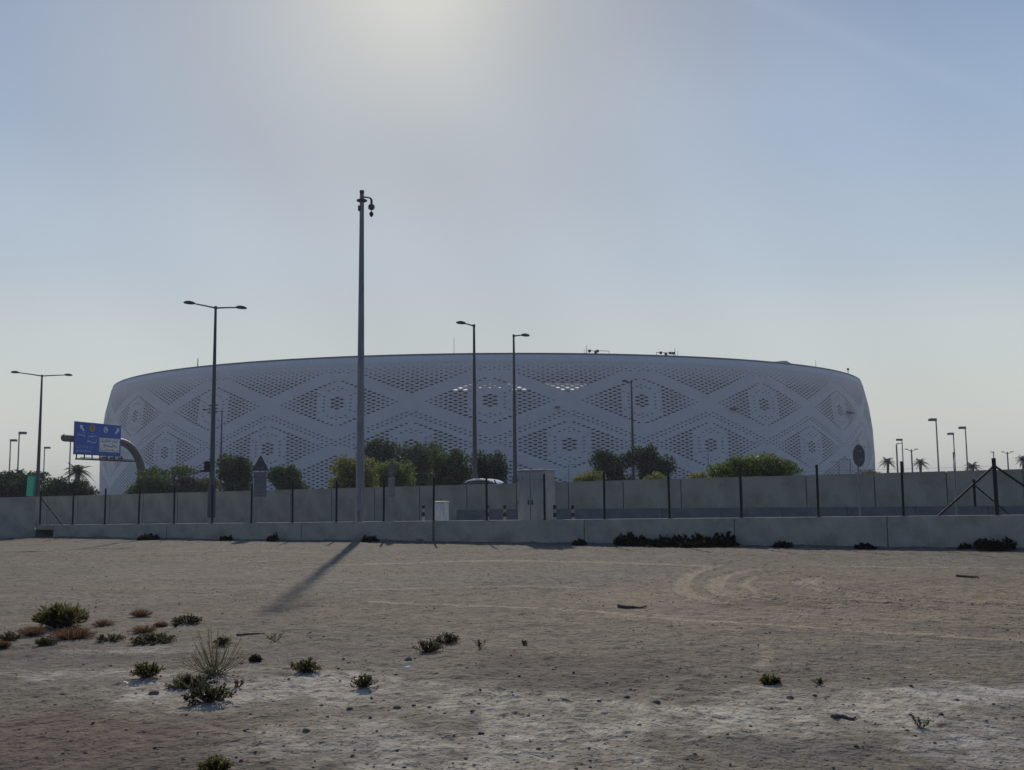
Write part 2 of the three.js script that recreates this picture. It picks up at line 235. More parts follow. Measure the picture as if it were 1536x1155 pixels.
{
  const zs = [], xs = []; let z = 1.5; while (z > -62) { zs.push(z); z -= clamp(Math.abs(z) * 0.0052, 0.028, 0.085); }
  let x = 0; const half = []; while (x < 40) { half.push(x); x += clamp(0.028 + Math.max(0, x - 2.2) * 0.0085, 0.028, 0.22); }
  for (let i = half.length - 1; i > 0; i--) xs.push(-half[i]); xs.push(...half);
  const nx = xs.length, nz = zs.length, pos = new Float32Array(nx * nz * 3), col = new Float32Array(nx * nz * 3), uv = new Float32Array(nx * nz * 2), idx = new Uint32Array((nx - 1) * (nz - 1) * 6);
  for (let j = 0; j < nz; j++) for (let i = 0; i < nx; i++) {
    const k = j * nx + i, X = xs[i], Z = zs[j], off = (X - nearA.x) * nearN.x + (Z - nearA.z) * nearN.z;
    uv.set([X / 2.7, Z / 2.7], k * 2);
    if (off > 0.6) { pos.set([X, 0, Z], k * 3); continue; }
    if (Math.abs(X) > 4.5 + Math.max(0, -Z) * 0.66) { pos.set([X, -0.01, Z], k * 3); col.set([0.135, 0.117, 0.097], k * 3); continue; }
    pos.set([X, groundY(X, Z), Z], k * 3);
    const c = soil(X, Z), [d, t] = trackDist(X, Z);
    if (t) { const w = t.a * (1 - sstep(0.55, 1.05, d)) * (0.6 + 0.4 * fbm(X * 2.2, Z * 2.2, 70, 3)) * 0.95; c[0] = lerp(c[0], 0.36, w); c[1] = lerp(c[1], 0.30, w); c[2] = lerp(c[2], 0.215, w); }
    col.set(c.map((v) => Math.max(0.02, v)), k * 3); uv.set([X / 2.7, Z / 2.7], k * 2);
  }
  let q = 0; for (let j = 0; j < nz - 1; j++) for (let i = 0; i < nx - 1; i++) { const a = j * nx + i, b = a + nx, sx = xs[i] - nearA.x, sz = zs[j] - nearA.z; if (sx * nearN.x + sz * nearN.z > 0.2) continue; idx[q++] = a; idx[q++] = a + 1; idx[q++] = b; idx[q++] = b; idx[q++] = a + 1; idx[q++] = b + 1; }
  const g = new THREE.BufferGeometry();
  g.setAttribute('position', new THREE.BufferAttribute(pos, 3)); g.setAttribute('color', new THREE.BufferAttribute(col, 3)); g.setAttribute('uv', new THREE.BufferAttribute(uv, 2)); g.setIndex(new THREE.BufferAttribute(idx.slice(0, q), 1)); g.computeVertexNormals();
  const fine = noiseTex(1024, (u, v) => { const a = fbm(u * 24, v * 24, 3, 4, 24), b = vnoise(u * 180, v * 180, 8, 180), c = vnoise(u * 90, v * 90, 28, 90), k = 0.40 + 0.80 * a + 0.34 * (b - 0.5) - 0.42 * sstep(0.74, 0.86, c) + 0.25 * sstep(0.8, 0.9, 1 - c); return [k, k * 0.985, k * 0.965]; });
  const bump = noiseTex(1024, (u, v) => 0.5 + 0.7 * (fbm(u * 40, v * 40, 6, 4, 40) - 0.5) + 0.25 * sstep(0.74, 0.9, vnoise(u * 110, v * 110, 19, 110)));
  struct('sand_ground', g, new THREE.MeshStandardMaterial({ vertexColors: true, map: fine, bumpMap: bump, bumpScale: 0.035, roughness: 1 }));
}

// raised ground behind the walls: verge, road, land round the stadium
function sheet(rows) { // rows of points, front to back
  const pos = [], uv = [], idx = [], n = rows[0].length; rows.forEach((r) => r.forEach((p) => { pos.push(p.x, p.y, p.z); uv.push(p.x, p.z); }));
  for (let j = 0; j < rows.length - 1; j++) for (let i = 0; i < n - 1; i++) { const a = j * n + i, b = a + n; idx.push(a, a + 1, b, b, a + 1, b + 1); }
  return bufGeo(pos, null, uv, idx);
}
{
  const T = []; for (let i = 0; i <= 24; i++) T.push(lerp(-0.9, 1.6, i / 24));
  const row = (fn, dy) => T.map((t) => { const p = fn(t); p.y = terraceY(p.x) + dy; return p; });
  const back = nearAt(0); void back;
  const nearOff = (o) => (t) => nearAt(t).addScaledVector(nearN, o);
  struct('verge', sheet([row(nearOff(0.26), 0), row(nearOff(4.2), 0)]), M.paving);
  const kerb = []; for (let i = 0; i < T.length - 1; i++) { const a = nearOff(4.2)(T[i]), b = nearOff(4.2)(T[i + 1]), c = nearOff(4.38)(T[i + 1]), d = nearOff(4.38)(T[i]); const hs = [a, b, c, d].map((p) => terraceY(p.x)); kerb.push(prism([[a.x, a.z], [b.x, b.z], [c.x, c.z], [d.x, d.z]], hs.map((v) => v - 0.2), hs.map((v) => v + 0.03))); }
  struct('kerb', join(kerb), M.conc);
  struct('road', sheet([row(nearOff(4.38), -0.1), row((t) => farAt(t).addScaledVector(farN, -0.02), -0.1)]), M.asphalt);
  const land = [row((t) => farAt(t).addScaledVector(farN, 0.2), 0).map((p) => { p.y = BACK; return p; }), T.map((t) => V(lerp(-1800, 1800, (t + 0.9) / 2.5), BACK, -2400))];
  struct('raised_ground', sheet(land), M.dirt);
}

// ------------------------------------------------------------------ the low wall, its tall return, the road wall
function wallRun(parent, fn, n, ts, botFn, topFn, thick, mat, gap) {
  for (let i = 0; i < ts.length - 1; i++) {
    const g0 = gap / 2, a = fn(ts[i]), b = fn(ts[i + 1]), d = b.clone().sub(a).normalize(); a.addScaledVector(d, g0); b.addScaledVector(d, -g0);
    const c = b.clone().addScaledVector(n, thick), e = a.clone().addScaledVector(n, thick);
    const tb = topFn(ts[i + 1]), ta = topFn(ts[i]), ba = botFn(ts[i], i), bb = botFn(ts[i + 1], i);
    part('panel', prism([[a.x, a.z], [b.x, b.z], [c.x, c.z], [e.x, e.z]], [ba, bb, bb, ba], [ta, tb, tb, ta]), mat, parent);
  }
}
const pxT = (A, B, x, y) => onLine(A, B, x, y).t;
const lowWall = thing('concrete_wall', 'low grey concrete wall carrying the dark fence posts', 'wall');
const culvertT = 1.15 / nearLen;
{
  const ts = [0, culvertT, pxT(nearA, nearB, 250, 785), pxT(nearA, nearB, 452, 783), pxT(nearA, nearB, 651, 780), pxT(nearA, nearB, 876, 777), pxT(nearA, nearB, 1101, 775), pxT(nearA, nearB, 1330, 774), 1.19, 1.42, 1.6];
  wallRun(lowWall, nearAt, nearN, ts, (t, i) => (i === 0 ? 0.36 : -0.2), nearTop, 0.26, M.conc, 0.03);
  const a = nearAt(culvertT * 1.05).addScaledVector(nearN, 0.05), b = nearAt(1.6).addScaledVector(nearN, 0.05), c = b.clone().addScaledVector(nearN, 0.16), d = a.clone().addScaledVector(nearN, 0.16);
  part('joint_core', prism([[a.x, a.z], [b.x, b.z], [c.x, c.z], [d.x, d.z]], [-0.2, -0.2, -0.2, -0.2], [nearTop(culvertT) - 0.03, nearTop(1.6) - 0.03, nearTop(1.6) - 0.03, nearTop(culvertT) - 0.03]), M.joint, lowWall);
  // the open drain under the first panel: a box running back under the verge
  const o = (t, k) => { const p = nearAt(t).addScaledVector(nearN, k); return [p.x, p.z]; };
  const t0 = 0.02 / nearLen, t1 = culvertT;
  part('drain_box', [prism([o(t0, 2.2), o(t1, 2.2), o(t1, 2.35), o(t0, 2.35)], [-0.2, -0.2, -0.2, -0.2], [0.4, 0.4, 0.4, 0.4]), prism([o(t0, 0.28), o(t1, 0.28), o(t1, 2.2), o(t0, 2.2)], [0.362, 0.362, 0.362, 0.362], [0.44, 0.44, 0.44, 0.44]), prism([o(t1, 0.28), o(t1 + 0.004, 0.28), o(t1 + 0.004, 2.2), o(t1, 2.2)], [-0.2, -0.2, -0.2, -0.2], [0.36, 0.36, 0.36, 0.36]), prism([o(t0 - 0.004, 0.02), o(t0, 0.02), o(t0, 2.2), o(t0 - 0.004, 2.2)], [-0.2, -0.2, -0.2, -0.2], [0.36, 0.36, 0.36, 0.36])], M.joint, lowWall);
}
const retB = V(-33, 0, -40.5), retDir = nearA.clone().sub(retB).normalize(), retN = V(retDir.z, 0, -retDir.x);
const tallWall = thing('concrete_wall', 'taller plain concrete wall running out from the end fence post', 'wall');
{ const a = nearA.clone().addScaledVector(nearDir, -0.01), fn = (t) => retB.clone().lerp(a, t); wallRun(tallWall, fn, V(retDir.z, 0, -retDir.x), [-0.6, 0, 0.5, 1], () => -0.2, () => 1.8, 0.26, M.conc, 0.02); }
const roadWall = thing('road_wall', 'long greenish grey panelled concrete wall behind the road', 'wall');
{
  const t0 = pxT(farA, farB, 562, 728), t1 = pxT(farA, farB, 1534, 704), st = (t1 - t0) / 11, ts = []; for (let k = -14; k <= 16; k++) ts.push(t0 + st * k);
  wallRun(roadWall, farAt, farN, ts, () => -0.9, farTop, 0.2, M.conc2, 0.05);
  const a = farAt(ts[0]).addScaledVector(farN, 0.05), b = farAt(ts[ts.length - 1]).addScaledVector(farN, 0.05), c = b.clone().addScaledVector(farN, 0.1), d = a.clone().addScaledVector(farN, 0.1), ya = farTop(ts[0]) - 0.04, yb = farTop(ts[ts.length - 1]) - 0.04;
  part('joint_core', prism([[a.x, a.z], [b.x, b.z], [c.x, c.z], [d.x, d.z]], [-0.9, -0.9, -0.9, -0.9], [ya, yb, yb, ya]), M.joint, roadWall);
}

{
  const t0 = pxT(farA, farB, 690, 760), t1 = 1.5, ang = Math.atan2(-farDir.z, farDir.x);
  const k = thing('road_barrier', 'low dark concrete barrier along the foot of the panelled wall', 'barrier'); void ang;
  const yTop = (t) => lerp(0.80, 1.03, t), fn = (t) => farAt(t).addScaledVector(farN, -0.42), n = 20, ts = []; for (let i = 0; i <= n; i++) ts.push(lerp(t0, t1, i / n));
  wallRun(k, fn, farN, ts, () => -0.2, yTop, 0.3, M.barrier, 0.02);
}

// ------------------------------------------------------------------ stadium
const SD = 300, SAZ = -1.247 * rad, SC = V(Math.sin(SAZ) * SD, 0, -Math.cos(SAZ) * SD), sT = V(Math.cos(SAZ), 0, Math.sin(SAZ)), sN = V(-Math.sin(SAZ), 0, Math.cos(SAZ));
const stadium = thing('stadium', 'huge round white stadium with a diamond lattice of lens shaped openings', 'stadium', SC);
{
  const prof = [[0.3535, -0.006], [0.3542, 0.015], [0.3545, 0.03], [0.3537, 0.052], [0.3515, 0.070], [0.3475, 0.0880], [0.3463, 0.0908], [0.3430, 0.0906], [0.336, 0.0900]].map(([r, h]) => [r * SD, h * SD + EYE]);
  const K = 0.045, lift = (y, th) => EYE + (y - EYE) * (1 + K * Math.sin(th) ** 2);
  const Rat = (y) => { for (let i = 1; i < 7; i++) if (y <= prof[i][1]) { const a = prof[i - 1], b = prof[i]; return lerp(a[0], b[0], clamp((y - a[1]) / (b[1] - a[1]), -1, 1)); } return prof[6][0]; };
  const HALF = 704;
  const S = (i, y, inset = 0) => { const th = i / HALF * Math.PI * 2, r = Rat(y) - inset, s = Math.sin(th) * r, c = Math.cos(th) * r; return [sT.x * s + sN.x * c, lift(y, th), sT.z * s + sN.z * c, th]; };
  const dn = SD - 0.352 * SD, yOf = (py) => { const r = ray(735, py); return EYE + r.y * dn / Math.hypot(r.x, r.z); };
  const yU = yOf(600.5), yL = yOf(667.5), rp = (yU - yL) / 24;
  const row = (j) => yU - j * rp;
  const J0 = -21, J1 = Math.ceil((yU - 1.0) / rp);
  function inDiamond(i, j) {
    const ai = Math.abs(i), aj = Math.abs(j), s = ai + aj;
    if (ai <= 1 && aj <= 3) return 1.12;
    if (ai === 3 && aj <= 4) return 0.6;
    if (ai === 4 && aj === 5) return 0.52;
    if (ai === 2 && aj === 7) return 0.6; if (ai === 1 && aj === 8) return 0.6; if (ai === 0 && (aj === 9 || aj === 7)) return 0.55;
    if (ai >= 5 && s <= 13) return ai <= 8 ? 1.0 : lerp(0.98, 0.58, (ai - 8) / 5);
    if (ai >= 1 && s === 13) return lerp(0.7, 0.95, ai / 5);
    return 0;
  }
  function hole(i, j) {
    const iu = ((i + 16) % 32 + 32) % 32 - 16, il = (i % 32 + 32) % 32 - 16;        // distance to the nearest upper / lower diamond axis
    const su = Math.abs(iu) + Math.abs(j), jl = j - 24, sl = Math.abs(il) + Math.abs(jl);
    if (su <= 13) return inDiamond(iu, j);
    if (sl <= 13) return inDiamond(il, jl);
    if (j < 0 && (su >= 20 || (j <= -17 && Math.abs(iu) <= 6))) return j < -19 ? 0 : 0.94 * lerp(0.40, 1, clamp((j + 19) / 8));
    if (jl < 0 && (sl === 17 || sl === 19) && Math.abs(jl) <= 18) return 0.66;
    if (Math.abs(iu) <= 3 && j >= 21 && j <= 23) return 0.6;
    if (jl > 0 && sl >= 20) return 0.9;
    return 0;
  }
  const pos = [], nor = [], uv = [], liPos = [], liNor = [], liUv = [];
  const vtx = (P, N, U, q, n, i, y) => { P.push(q[0], q[1], q[2]); N.push(...n); U.push(i * 0.95, y); };
  const ring = [[1, 0], [0.5, 0.5], [0, 1], [-0.5, 0.5], [-1, 0], [-0.5, -0.5], [0, -1], [0.5, -0.5]], lens = [[1, 0], [0.56, 0.70], [0, 1], [-0.56, 0.70], [-1, 0], [-0.56, -0.70], [0, -1], [0.56, -0.70]];
  for (let j = J0; j <= J1; j++) for (let i = 0; i < HALF; i++) {
    if ((i + j) % 2 === 0) continue;
    const sz = hole(i, j), th = i / HALF * Math.PI * 2, n = [sT.x * Math.sin(th) + sN.x * Math.cos(th), 0, sT.z * Math.sin(th) + sN.z * Math.cos(th)];
    const tri = (a, b, c) => { for (const [x, y] of [a, b, c]) vtx(pos, nor, uv, S(x, y), n, x, y); };
    const C = (k, l) => [i + k, row(j - l)];
    if (!sz) { tri(C(1, 0), C(0, 1), C(-1, 0)); tri(C(-1, 0), C(0, -1), C(1, 0)); continue; }
    const a = 0.57 * sz, b = 0.49 * sz;
    for (let k = 0; k < 8; k++) {
      const m = (k + 1) % 8, o0 = C(...ring[k]), o1 = C(...ring[m]), h0 = C(lens[k][0] * a, lens[k][1] * b), h1 = C(lens[m][0] * a, lens[m][1] * b);
      tri(o0, o1, h1); tri(o0, h1, h0);
      const q = [S(...h0), S(...h1), S(...h1, 0.4), S(...h0, 0.4)], nn = [-(lens[k][0] + lens[m][0]) * n[2], -(lens[k][1] + lens[m][1]), (lens[k][0] + lens[m][0]) * n[0]];
      const ln = Math.hypot(...nn) || 1; for (const e of [0, 1, 2, 0, 2, 3]) { liPos.push(q[e][0], q[e][1], q[e][2]); liNor.push(nn[0] / ln, nn[1] / ln, nn[2] / ln); liUv.push(e, k); }
    }
  }
  part('perforated_facade', bufGeo(pos, nor, uv), M.skin, stadium);
  part('opening_reveals', bufGeo(liPos, liNor, liUv), M.skin, stadium);
  const lathe = (pts, seg = 176, th0 = 0, th1 = Math.PI * 2) => {
    const P = [], U = [], I = [], n = pts.length;
    for (let k = 0; k <= seg; k++) { const th = lerp(th0, th1, k / seg), s = Math.sin(th), c = Math.cos(th); for (const [r, y] of pts) { P.push(sT.x * s * r + sN.x * c * r, lift(y, th), sT.z * s * r + sN.z * c * r); U.push(th * 105, y + r); } }
    for (let k = 0; k < seg; k++) for (let m = 0; m < n - 1; m++) { const a = k * n + m, b = a + n; I.push(a, b, a + 1, a + 1, b, b + 1); }
    return bufGeo(P, null, U, I);
  };
  const topRow = row(J0 - 1), yr = topRow - 0.75 * rp;
  part('upper_band', lathe([[Rat(yr) - 0.05, yr], [Rat(topRow + 0.2) - 0.02, topRow + 0.2], [prof[5][0], prof[5][1]], [prof[6][0], prof[6][1]]]), M.skin, stadium);
  part('base_band', lathe([[prof[0][0] - 0.05, -1], [Rat(row(J1 - 1)) - 0.05, row(J1 - 1)]]), M.skin, stadium);
  part('rim_trim', lathe([[prof[6][0] + 0.03, prof[6][1] - 0.05], [prof[6][0] - 0.02, prof[6][1] + 0.3], [prof[7][0], prof[7][1] + 0.2], [prof[8][0], prof[8][1] + 0.1], [prof[8][0] - 4, prof[8][1]]]), M.trim, stadium);
  const roofY = prof[8][1];
  part('roof', lathe([[prof[8][0] - 4, roofY - 0.1], [0.27 * SD, roofY + 0.2], [0.2 * SD, roofY - 0.2], [0.2 * SD, roofY - 1.4], [0.33 * SD, roofY - 1.6]]), M.skin, stadium);
  // wall of the concourse behind the lattice, with the gap under the roof through which the sky shows
  const iw = 0.326 * SD, sy = (py) => { const r = ray(735, py); return EYE + r.y * (SD - iw) / Math.hypot(r.x, r.z); }, gy0 = sy(585), gy1 = sy(575.5), g0 = -5.6 * rad, g1 = 11.5 * rad;
  part('concourse_wall', [lathe([[iw, -1], [iw, gy0]]), lathe([[iw, gy0], [iw, gy1]], 150, g1, Math.PI * 2 + g0), lathe([[iw, gy1], [iw, roofY - 1.2]])], M.inner, stadium);
  part('concourse_ceiling', lathe([[iw, roofY - 1.3], [prof[6][0] - 0.5, roofY - 1.3]]), M.inner, stadium);
  part('seating_bowl', lathe([[0.32 * SD, 17], [0.17 * SD, 2], [0.01, 1.5]]), M.inner, stadium);
  // things fixed on the roof edge
  const onRim = (px, py) => { const r = ray(px, py), best = [9e9]; for (let k = -900; k <= 900; k++) { const th = k / 900 * 1.45, R = prof[7][0], x = sT.x * Math.sin(th) * R + sN.x * Math.cos(th) * R + SC.x, z = sT.z * Math.sin(th) * R + sN.z * Math.cos(th) * R + SC.z, e = Math.abs(Math.atan2(x, -z) - Math.atan2(r.x, -r.z)); if (e < best[0]) { best[0] = e; best[1] = V(x - SC.x, lift(prof[7][1] + 0.2, th), z - SC.z); } } return best[1]; };
  const mast = (px, h, r = 0.09) => { const p = onRim(px, 535); part('antenna_mast', taper([p, p.clone().add(V(0, h, 0))], [r, r * 0.6], 5), M.trim, stadium); return p; };
  mast(297, 2.1, 0.13); mast(681, 3.2, 0.05); mast(1223, 1.9, 0.05); { const p = mast(1271, 1.6, 0.12); part('antenna_head', box(0.5, 0.5, 0.3, p.x, p.y + 1.6, p.z), M.trim, stadium); }
  for (const [x0, x1, mx] of [[884, 914, 880], [984, 1010, 1013]]) {
    mast(mx, 1.8, 0.08); mast(mx + (mx < 900 ? -3 : 4), 1.2, 0.05);
    const a = onRim(x0, 530), b = onRim(x1, 530), up = (p, k) => p.clone().add(V(0, k, 0));
    part('camera_frame', [taper([up(a, 0.8), up(b, 0.8)], 0.06, 5), taper([a, up(a, 0.8)], 0.05, 5), taper([b, up(b, 0.8)], 0.05, 5)], M.trim, stadium);
    for (const k of mx < 900 ? [0.02, 0.33, 0.42] : [0.25, 0.55, 0.8, 0.98]) { const p = a.clone().lerp(b, k); part('floodlight', box(0.55, 0.5, 0.4, p.x, p.y + (k === 0.33 || k === 0.55 ? 0.55 : 0.75), p.z, 0.05), M.black, stadium); }
  }
  { const p = onRim(1179, 545), q = onRim(1172, 545); const a = Math.atan2(p.x, p.z); const g = new THREE.ExtrudeGeometry(new THREE.Shape([[-2.2, -0.4], [-2.0, 0.62], [-0.4, 0.72], [3.4, -0.4]].map(([x, y]) => new THREE.Vector2(x, y))), { depth: 2, bevelEnabled: false }); g.translate(0, 0, -1.5); g.rotateY(a); g.translate(p.x, p.y, p.z); void q; part('roof_hatch', g, M.skin, stadium); }
  for (const px of [1035, 1052, 1060, 1073, 1100, 1108, 1117, 1197]) { const p = onRim(px, 538); part('roof_vent', box(0.8, 0.5, 0.6, p.x, p.y + 0.02, p.z, 0.1), M.trim, stadium); }
  // brackets on the face
  for (const [px, py, w] of [[1273, 619, 2.0], [1099, 613, 1.0], [835, 611, 0.5]]) {
    const r = ray(px, py); let best = [9e9]; for (let k = -600; k <= 600; k++) { const th = k / 600 * 1.3, s = S(th / (2 * Math.PI) * HALF, 18), e = Math.abs(Math.atan2(s[0] + SC.x, -(s[2] + SC.z)) - Math.atan2(r.x, -r.z)); if (e < best[0]) best = [e, th, s]; }
    const [, th, s] = best, dist = Math.hypot(s[0] + SC.x, s[2] + SC.z), y = EYE + r.y / Math.hypot(r.x, r.z) * dist, g = box(w * 1.6, 0.35, 0.9, 0, 0, 0.45, 0.05); g.rotateY(Math.atan2(sT.x * Math.sin(th) + sN.x * Math.cos(th), sT.z * Math.sin(th) + sN.z * Math.cos(th))); g.translate(s[0], y, s[2]); part('facade_bracket', g, M.trim, stadium);
  }
}

// ------------------------------------------------------------------ wire fence on the low wall
const FENCE = [57, 106, 154, 205, 258, 315, 374, 436, 502, 573, 648, 728, 815, 905, 1003, 1111, 1227, 1355, 1496];
{
  const f = thing('wire_fence', 'open wire fence of thin dark posts standing on the low concrete wall', 'fence');
  const tops = [];
  FENCE.forEach((px, k) => {
    const t = pxT(nearA, nearB, px, 775), p = nearAt(t).addScaledVector(nearN, 0.12), y = nearTop(t), last = k === FENCE.length - 1, hgt = lerp(1.53, 1.63, k / 18) + (k % 3) * 0.015 + (last ? 0.03 : 0);
    p.y = y; tops.push([p, hgt]);
    const r = last ? 0.062 : 0.040;
    const lean = ((k * 37) % 7 - 3) * 0.004;
    const post = part('post', taper([V(p.x, y - 0.02, p.z), V(p.x + lean, y + hgt, p.z)], r, 8), M.blacksteel, f);
    part('base_plate', plainBox(0.16, 0.012, 0.16, p.x, y + 0.006, p.z), M.blacksteel, post);
    if (last) {
      part('top_bracket', [taper([V(p.x, y + hgt, p.z), V(p.x, y + hgt + 0.18, p.z)], 0.014, 5), box(0.12, 0.02, 0.04, p.x - 0.03, y + hgt + 0.18, p.z)], M.blacksteel, f);
      const foot = nearAt(pxT(nearA, nearB, 1407, 773)).addScaledVector(nearN, 0.12); foot.y = y - 0.03;
      const hi = V(p.x, y + hgt - 0.22, p.z);
      part('brace', taper([hi, foot], 0.032, 6), M.blacksteel, f);
      const foot2 = nearAt(pxT(nearA, nearB, 1600, 773)).addScaledVector(nearN, 0.12); foot2.y = y;
      part('brace', taper([hi, foot2], 0.032, 6), M.blacksteel, f);
      const m = hi.clone().lerp(foot, 0.36); m.addScaledVector(nearN, 0.05);
      part('upright_plate', box(0.075, 0.80, 0.03, m.x, m.y - 0.26, m.z), M.blacksteel, f);
      const e = nearAt(pxT(nearA, nearB, 1514, 773)).addScaledVector(nearN, 0.14); e.y = y + 0.02;
      part('brace', taper([V(m.x, m.y - 0.02, m.z), e], 0.02, 6), M.blacksteel, f);
    }
    if (k === 0) { const foot = nearAt(pxT(nearA, nearB, 90, 786)).addScaledVector(nearN, 0.12); foot.y = nearTop(0.03); part('brace', taper([V(p.x, y + hgt - 0.28, p.z), foot], 0.03, 6), M.blacksteel, f); }
  });
  for (const h of [1.42]) part('wire', taper(tops.map(([p]) => V(p.x, p.y + h, p.z)), 0.0025, 4), M.blacksteel, f);
}
// steel rail lying behind the fence end
{
  const a = nearAt(pxT(nearA, nearB, 1470, 770)).addScaledVector(nearN, 0.75), ang = Math.atan2(-nearDir.z, nearDir.x), y = terraceY(a.x);
  const r = thing('guard_rail', 'low dark steel rail behind the braced fence post', 'rail', [a.x, y, a.z], ang);
  part('rail', [box(3.6, 0.07, 0.05, 1.8, 0.28, 0), box(3.6, 0.06, 0.05, 1.8, 0.16, 0)], M.blacksteel, r);
  for (let k = 0; k < 8; k++) part('leg', box(0.05, 0.30, 0.06, 0.03 + k * 0.5, 0.15, 0.01), M.blacksteel, r);
}

// ------------------------------------------------------------------ poles and lamps
const armU = V(-0.84, 0, 0.54);
function lampHead(dir) { const g = new THREE.SphereGeometry(0.5, 14, 8); const p = g.attributes.position; for (let i = 0; i < p.count; i++) { let x = p.getX(i), y = p.getY(i), z = p.getZ(i); y *= y < 0 ? 0.16 : 0.34; x *= 1.0; z *= 0.42 * (1 - 0.25 * x); p.setXYZ(i, x * 0.70, y * 0.85, z * 0.7); } g.computeVertexNormals(); g.rotateY(Math.atan2(-dir.z, dir.x)); return g; }
function streetLamp(label, base, H, arms, group, mat = M.darkpole, r0 = 0.15) {
  const t = thing('street_lamp', label, 'street lamp', base, 0, group);
  part('pole', taper([[0, 0, 0], [0, H * 0.5, 0], [0, H, 0]], [r0, r0 * 0.72, r0 * 0.42], 10), mat, t);
  part('base_sleeve', taper([[0, 0, 0], [0, 1.7, 0], [0, 1.8, 0]], [r0 * 1.35, r0 * 1.3, r0 * 1.0], 10), mat, t);
  part('pole_cap', taper([[0, H - 0.06, 0], [0, H + 0.10, 0]], [r0 * 0.55, r0 * 0.5], 8), mat, t);
  for (const [s, len, rise] of arms) {
    const d = armU.clone().multiplyScalar(s), e = d.clone().multiplyScalar(len).setY(H + rise);
    part('arm', taper([V(0, H, 0), d.clone().multiplyScalar(len * 0.5).setY(H + rise * 0.55), e], [0.05, 0.045, 0.04], 6), mat, t);
    const g = lampHead(d); const c = e.clone().addScaledVector(d, 0.3); g.translate(c.x, c.y, c.z); part('lamp_head', g, mat, t);
  }
  return t;
}
const gAt = (px, py, d, y) => { const p = at(px, py, d); const o = p.y; p.y = y; p.userTop = o; return p; };
{ const p = gAt(323.5, 462, 58, 0.62); streetLamp('tall dark twin arm street lamp with a box strapped low on its pole', [p.x, p.y, p.z], p.userTop - p.y, [[1, 1.2, 0.14], [-1, 1.2, 0.14]], undefined, M.darkpole, 0.17); const b = thing('pole_box', 'small dark equipment box strapped to the twin arm street lamp', 'box', [p.x - 0.28, at(316, 708, 58).y, p.z + 0.05]); part('housing', box(0.28, 0.62, 0.24, 0, 0.31, 0, 0.03), M.blacksteel, b); part('bracket', box(0.34, 0.06, 0.1, 0.1, 0.2, 0), M.galv, b); part('bracket', box(0.34, 0.06, 0.1, 0.1, 0.46, 0), M.galv, b); part('lamp_cover', box(0.3, 0.12, 0.2, -0.22, 0.06, 0.02, 0.03), M.blacksteel, b); }
{ const p = gAt(63, 564, 85, BACK); streetLamp('twin arm street lamp rising behind the hedge beside the green banner', [p.x, p.y, p.z], p.userTop - p.y, [[1, 1.75, 0.18], [-1, 1.75, 0.18]], undefined, M.darkpole, 0.17); const b = thing('green_banner', 'green cloth banner hung on the street lamp behind the hedge', 'banner', [p.x, 0, p.z]); const P0 = at(41, 714, 84.6), P1 = at(53, 744, 84.6); const w = P1.x - P0.x, g = new THREE.PlaneGeometry(w, P0.y - P1.y, 8, 14), q = g.attributes.position; for (let i = 0; i < q.count; i++) q.setZ(i, 0.05 * Math.sin(q.getX(i) * 9 + q.getY(i) * 2)); g.computeVertexNormals(); g.translate((P0.x + P1.x) / 2 - p.x, (P0.y + P1.y) / 2, 0.4); part('cloth', g, new THREE.MeshPhysicalMaterial({ color: lin(0.03, 0.30, 0.22), map: rep(grainT, 2), roughness: 0.9, transmission: 0.35, thickness: 0, side: THREE.DoubleSide }), b); part('rod', taper([[P0.x - p.x - 0.05, P0.y + 0.03, 0.38], [0.05, P0.y + 0.03, 0.02]], 0.02, 5), M.darkpole, b); part('rod', taper([[P0.x - p.x - 0.05, P1.y - 0.02, 0.38], [0.05, P1.y - 0.02, 0.02]], 0.02, 5), M.darkpole, b); }
{ const p = gAt(711, 489, 62, BACK); streetLamp('single arm street lamp behind the panelled wall, arm towards the camera pole', [p.x, p.y, p.z], p.userTop - p.y, [[1, 0.62, 0.1]], undefined, M.darkpole, 0.16); }
{ const p = gAt(770.5, 504, 66, BACK); streetLamp('single arm street lamp rising just beside the white utility cabinet', [p.x, p.y, p.z], p.userTop - p.y, [[-1, 0.62, 0.1]], undefined, M.darkpole, 0.15); }
{ const p = gAt(947, 574, 95, BACK); streetLamp('single arm street lamp standing between the two dark round trees', [p.x, p.y, p.z], p.userTop - p.y, [[1, 0.5, 0.1]], undefined, M.darkpole, 0.17); }
{ const p = gAt(333, 617, 120, BACK); streetLamp('slim distant street lamp against the stadium beside the twin arm lamp', [p.x, p.y, p.z], p.userTop - p.y, [[1, 1.7, 0.1]], undefined, M.darkpole, 0.16); }
[[853, 697, -1, 'small thin lamp post beside the white utility cabinet'], [1062, 677, 1, 'small thin lamp post behind the edge of the broad sunlit bush'], [1186, 690, 1, 'small thin lamp post at the far end of the broad sunlit bush'], [1275, 689, 1, 'small thin lamp post just beside the round traffic sign'], [1258, 693, 1, 'lower small lamp post next to the one beside the round sign']].forEach(([x, y, s, label], k) => { const p = gAt(x, y, 185, BACK); const t = thing('forecourt_lamp', label, 'street lamp', [p.x, p.y, p.z], 0, 'small lamps in front of the stadium'); const H = p.userTop - p.y; part('pole', taper([[0, 0, 0], [0, H, 0]], [0.09, 0.07], 6), M.galv, t); part('arm', box(1.2 + (k % 2) * 0.5, 0.1, 0.12, -s * 0.6, H, 0), M.galv, t); part('lamp_head', box(0.5, 0.12, 0.2, -s * (1.2 + (k % 2) * 0.4), H - 0.05, 0), M.galv, t); });
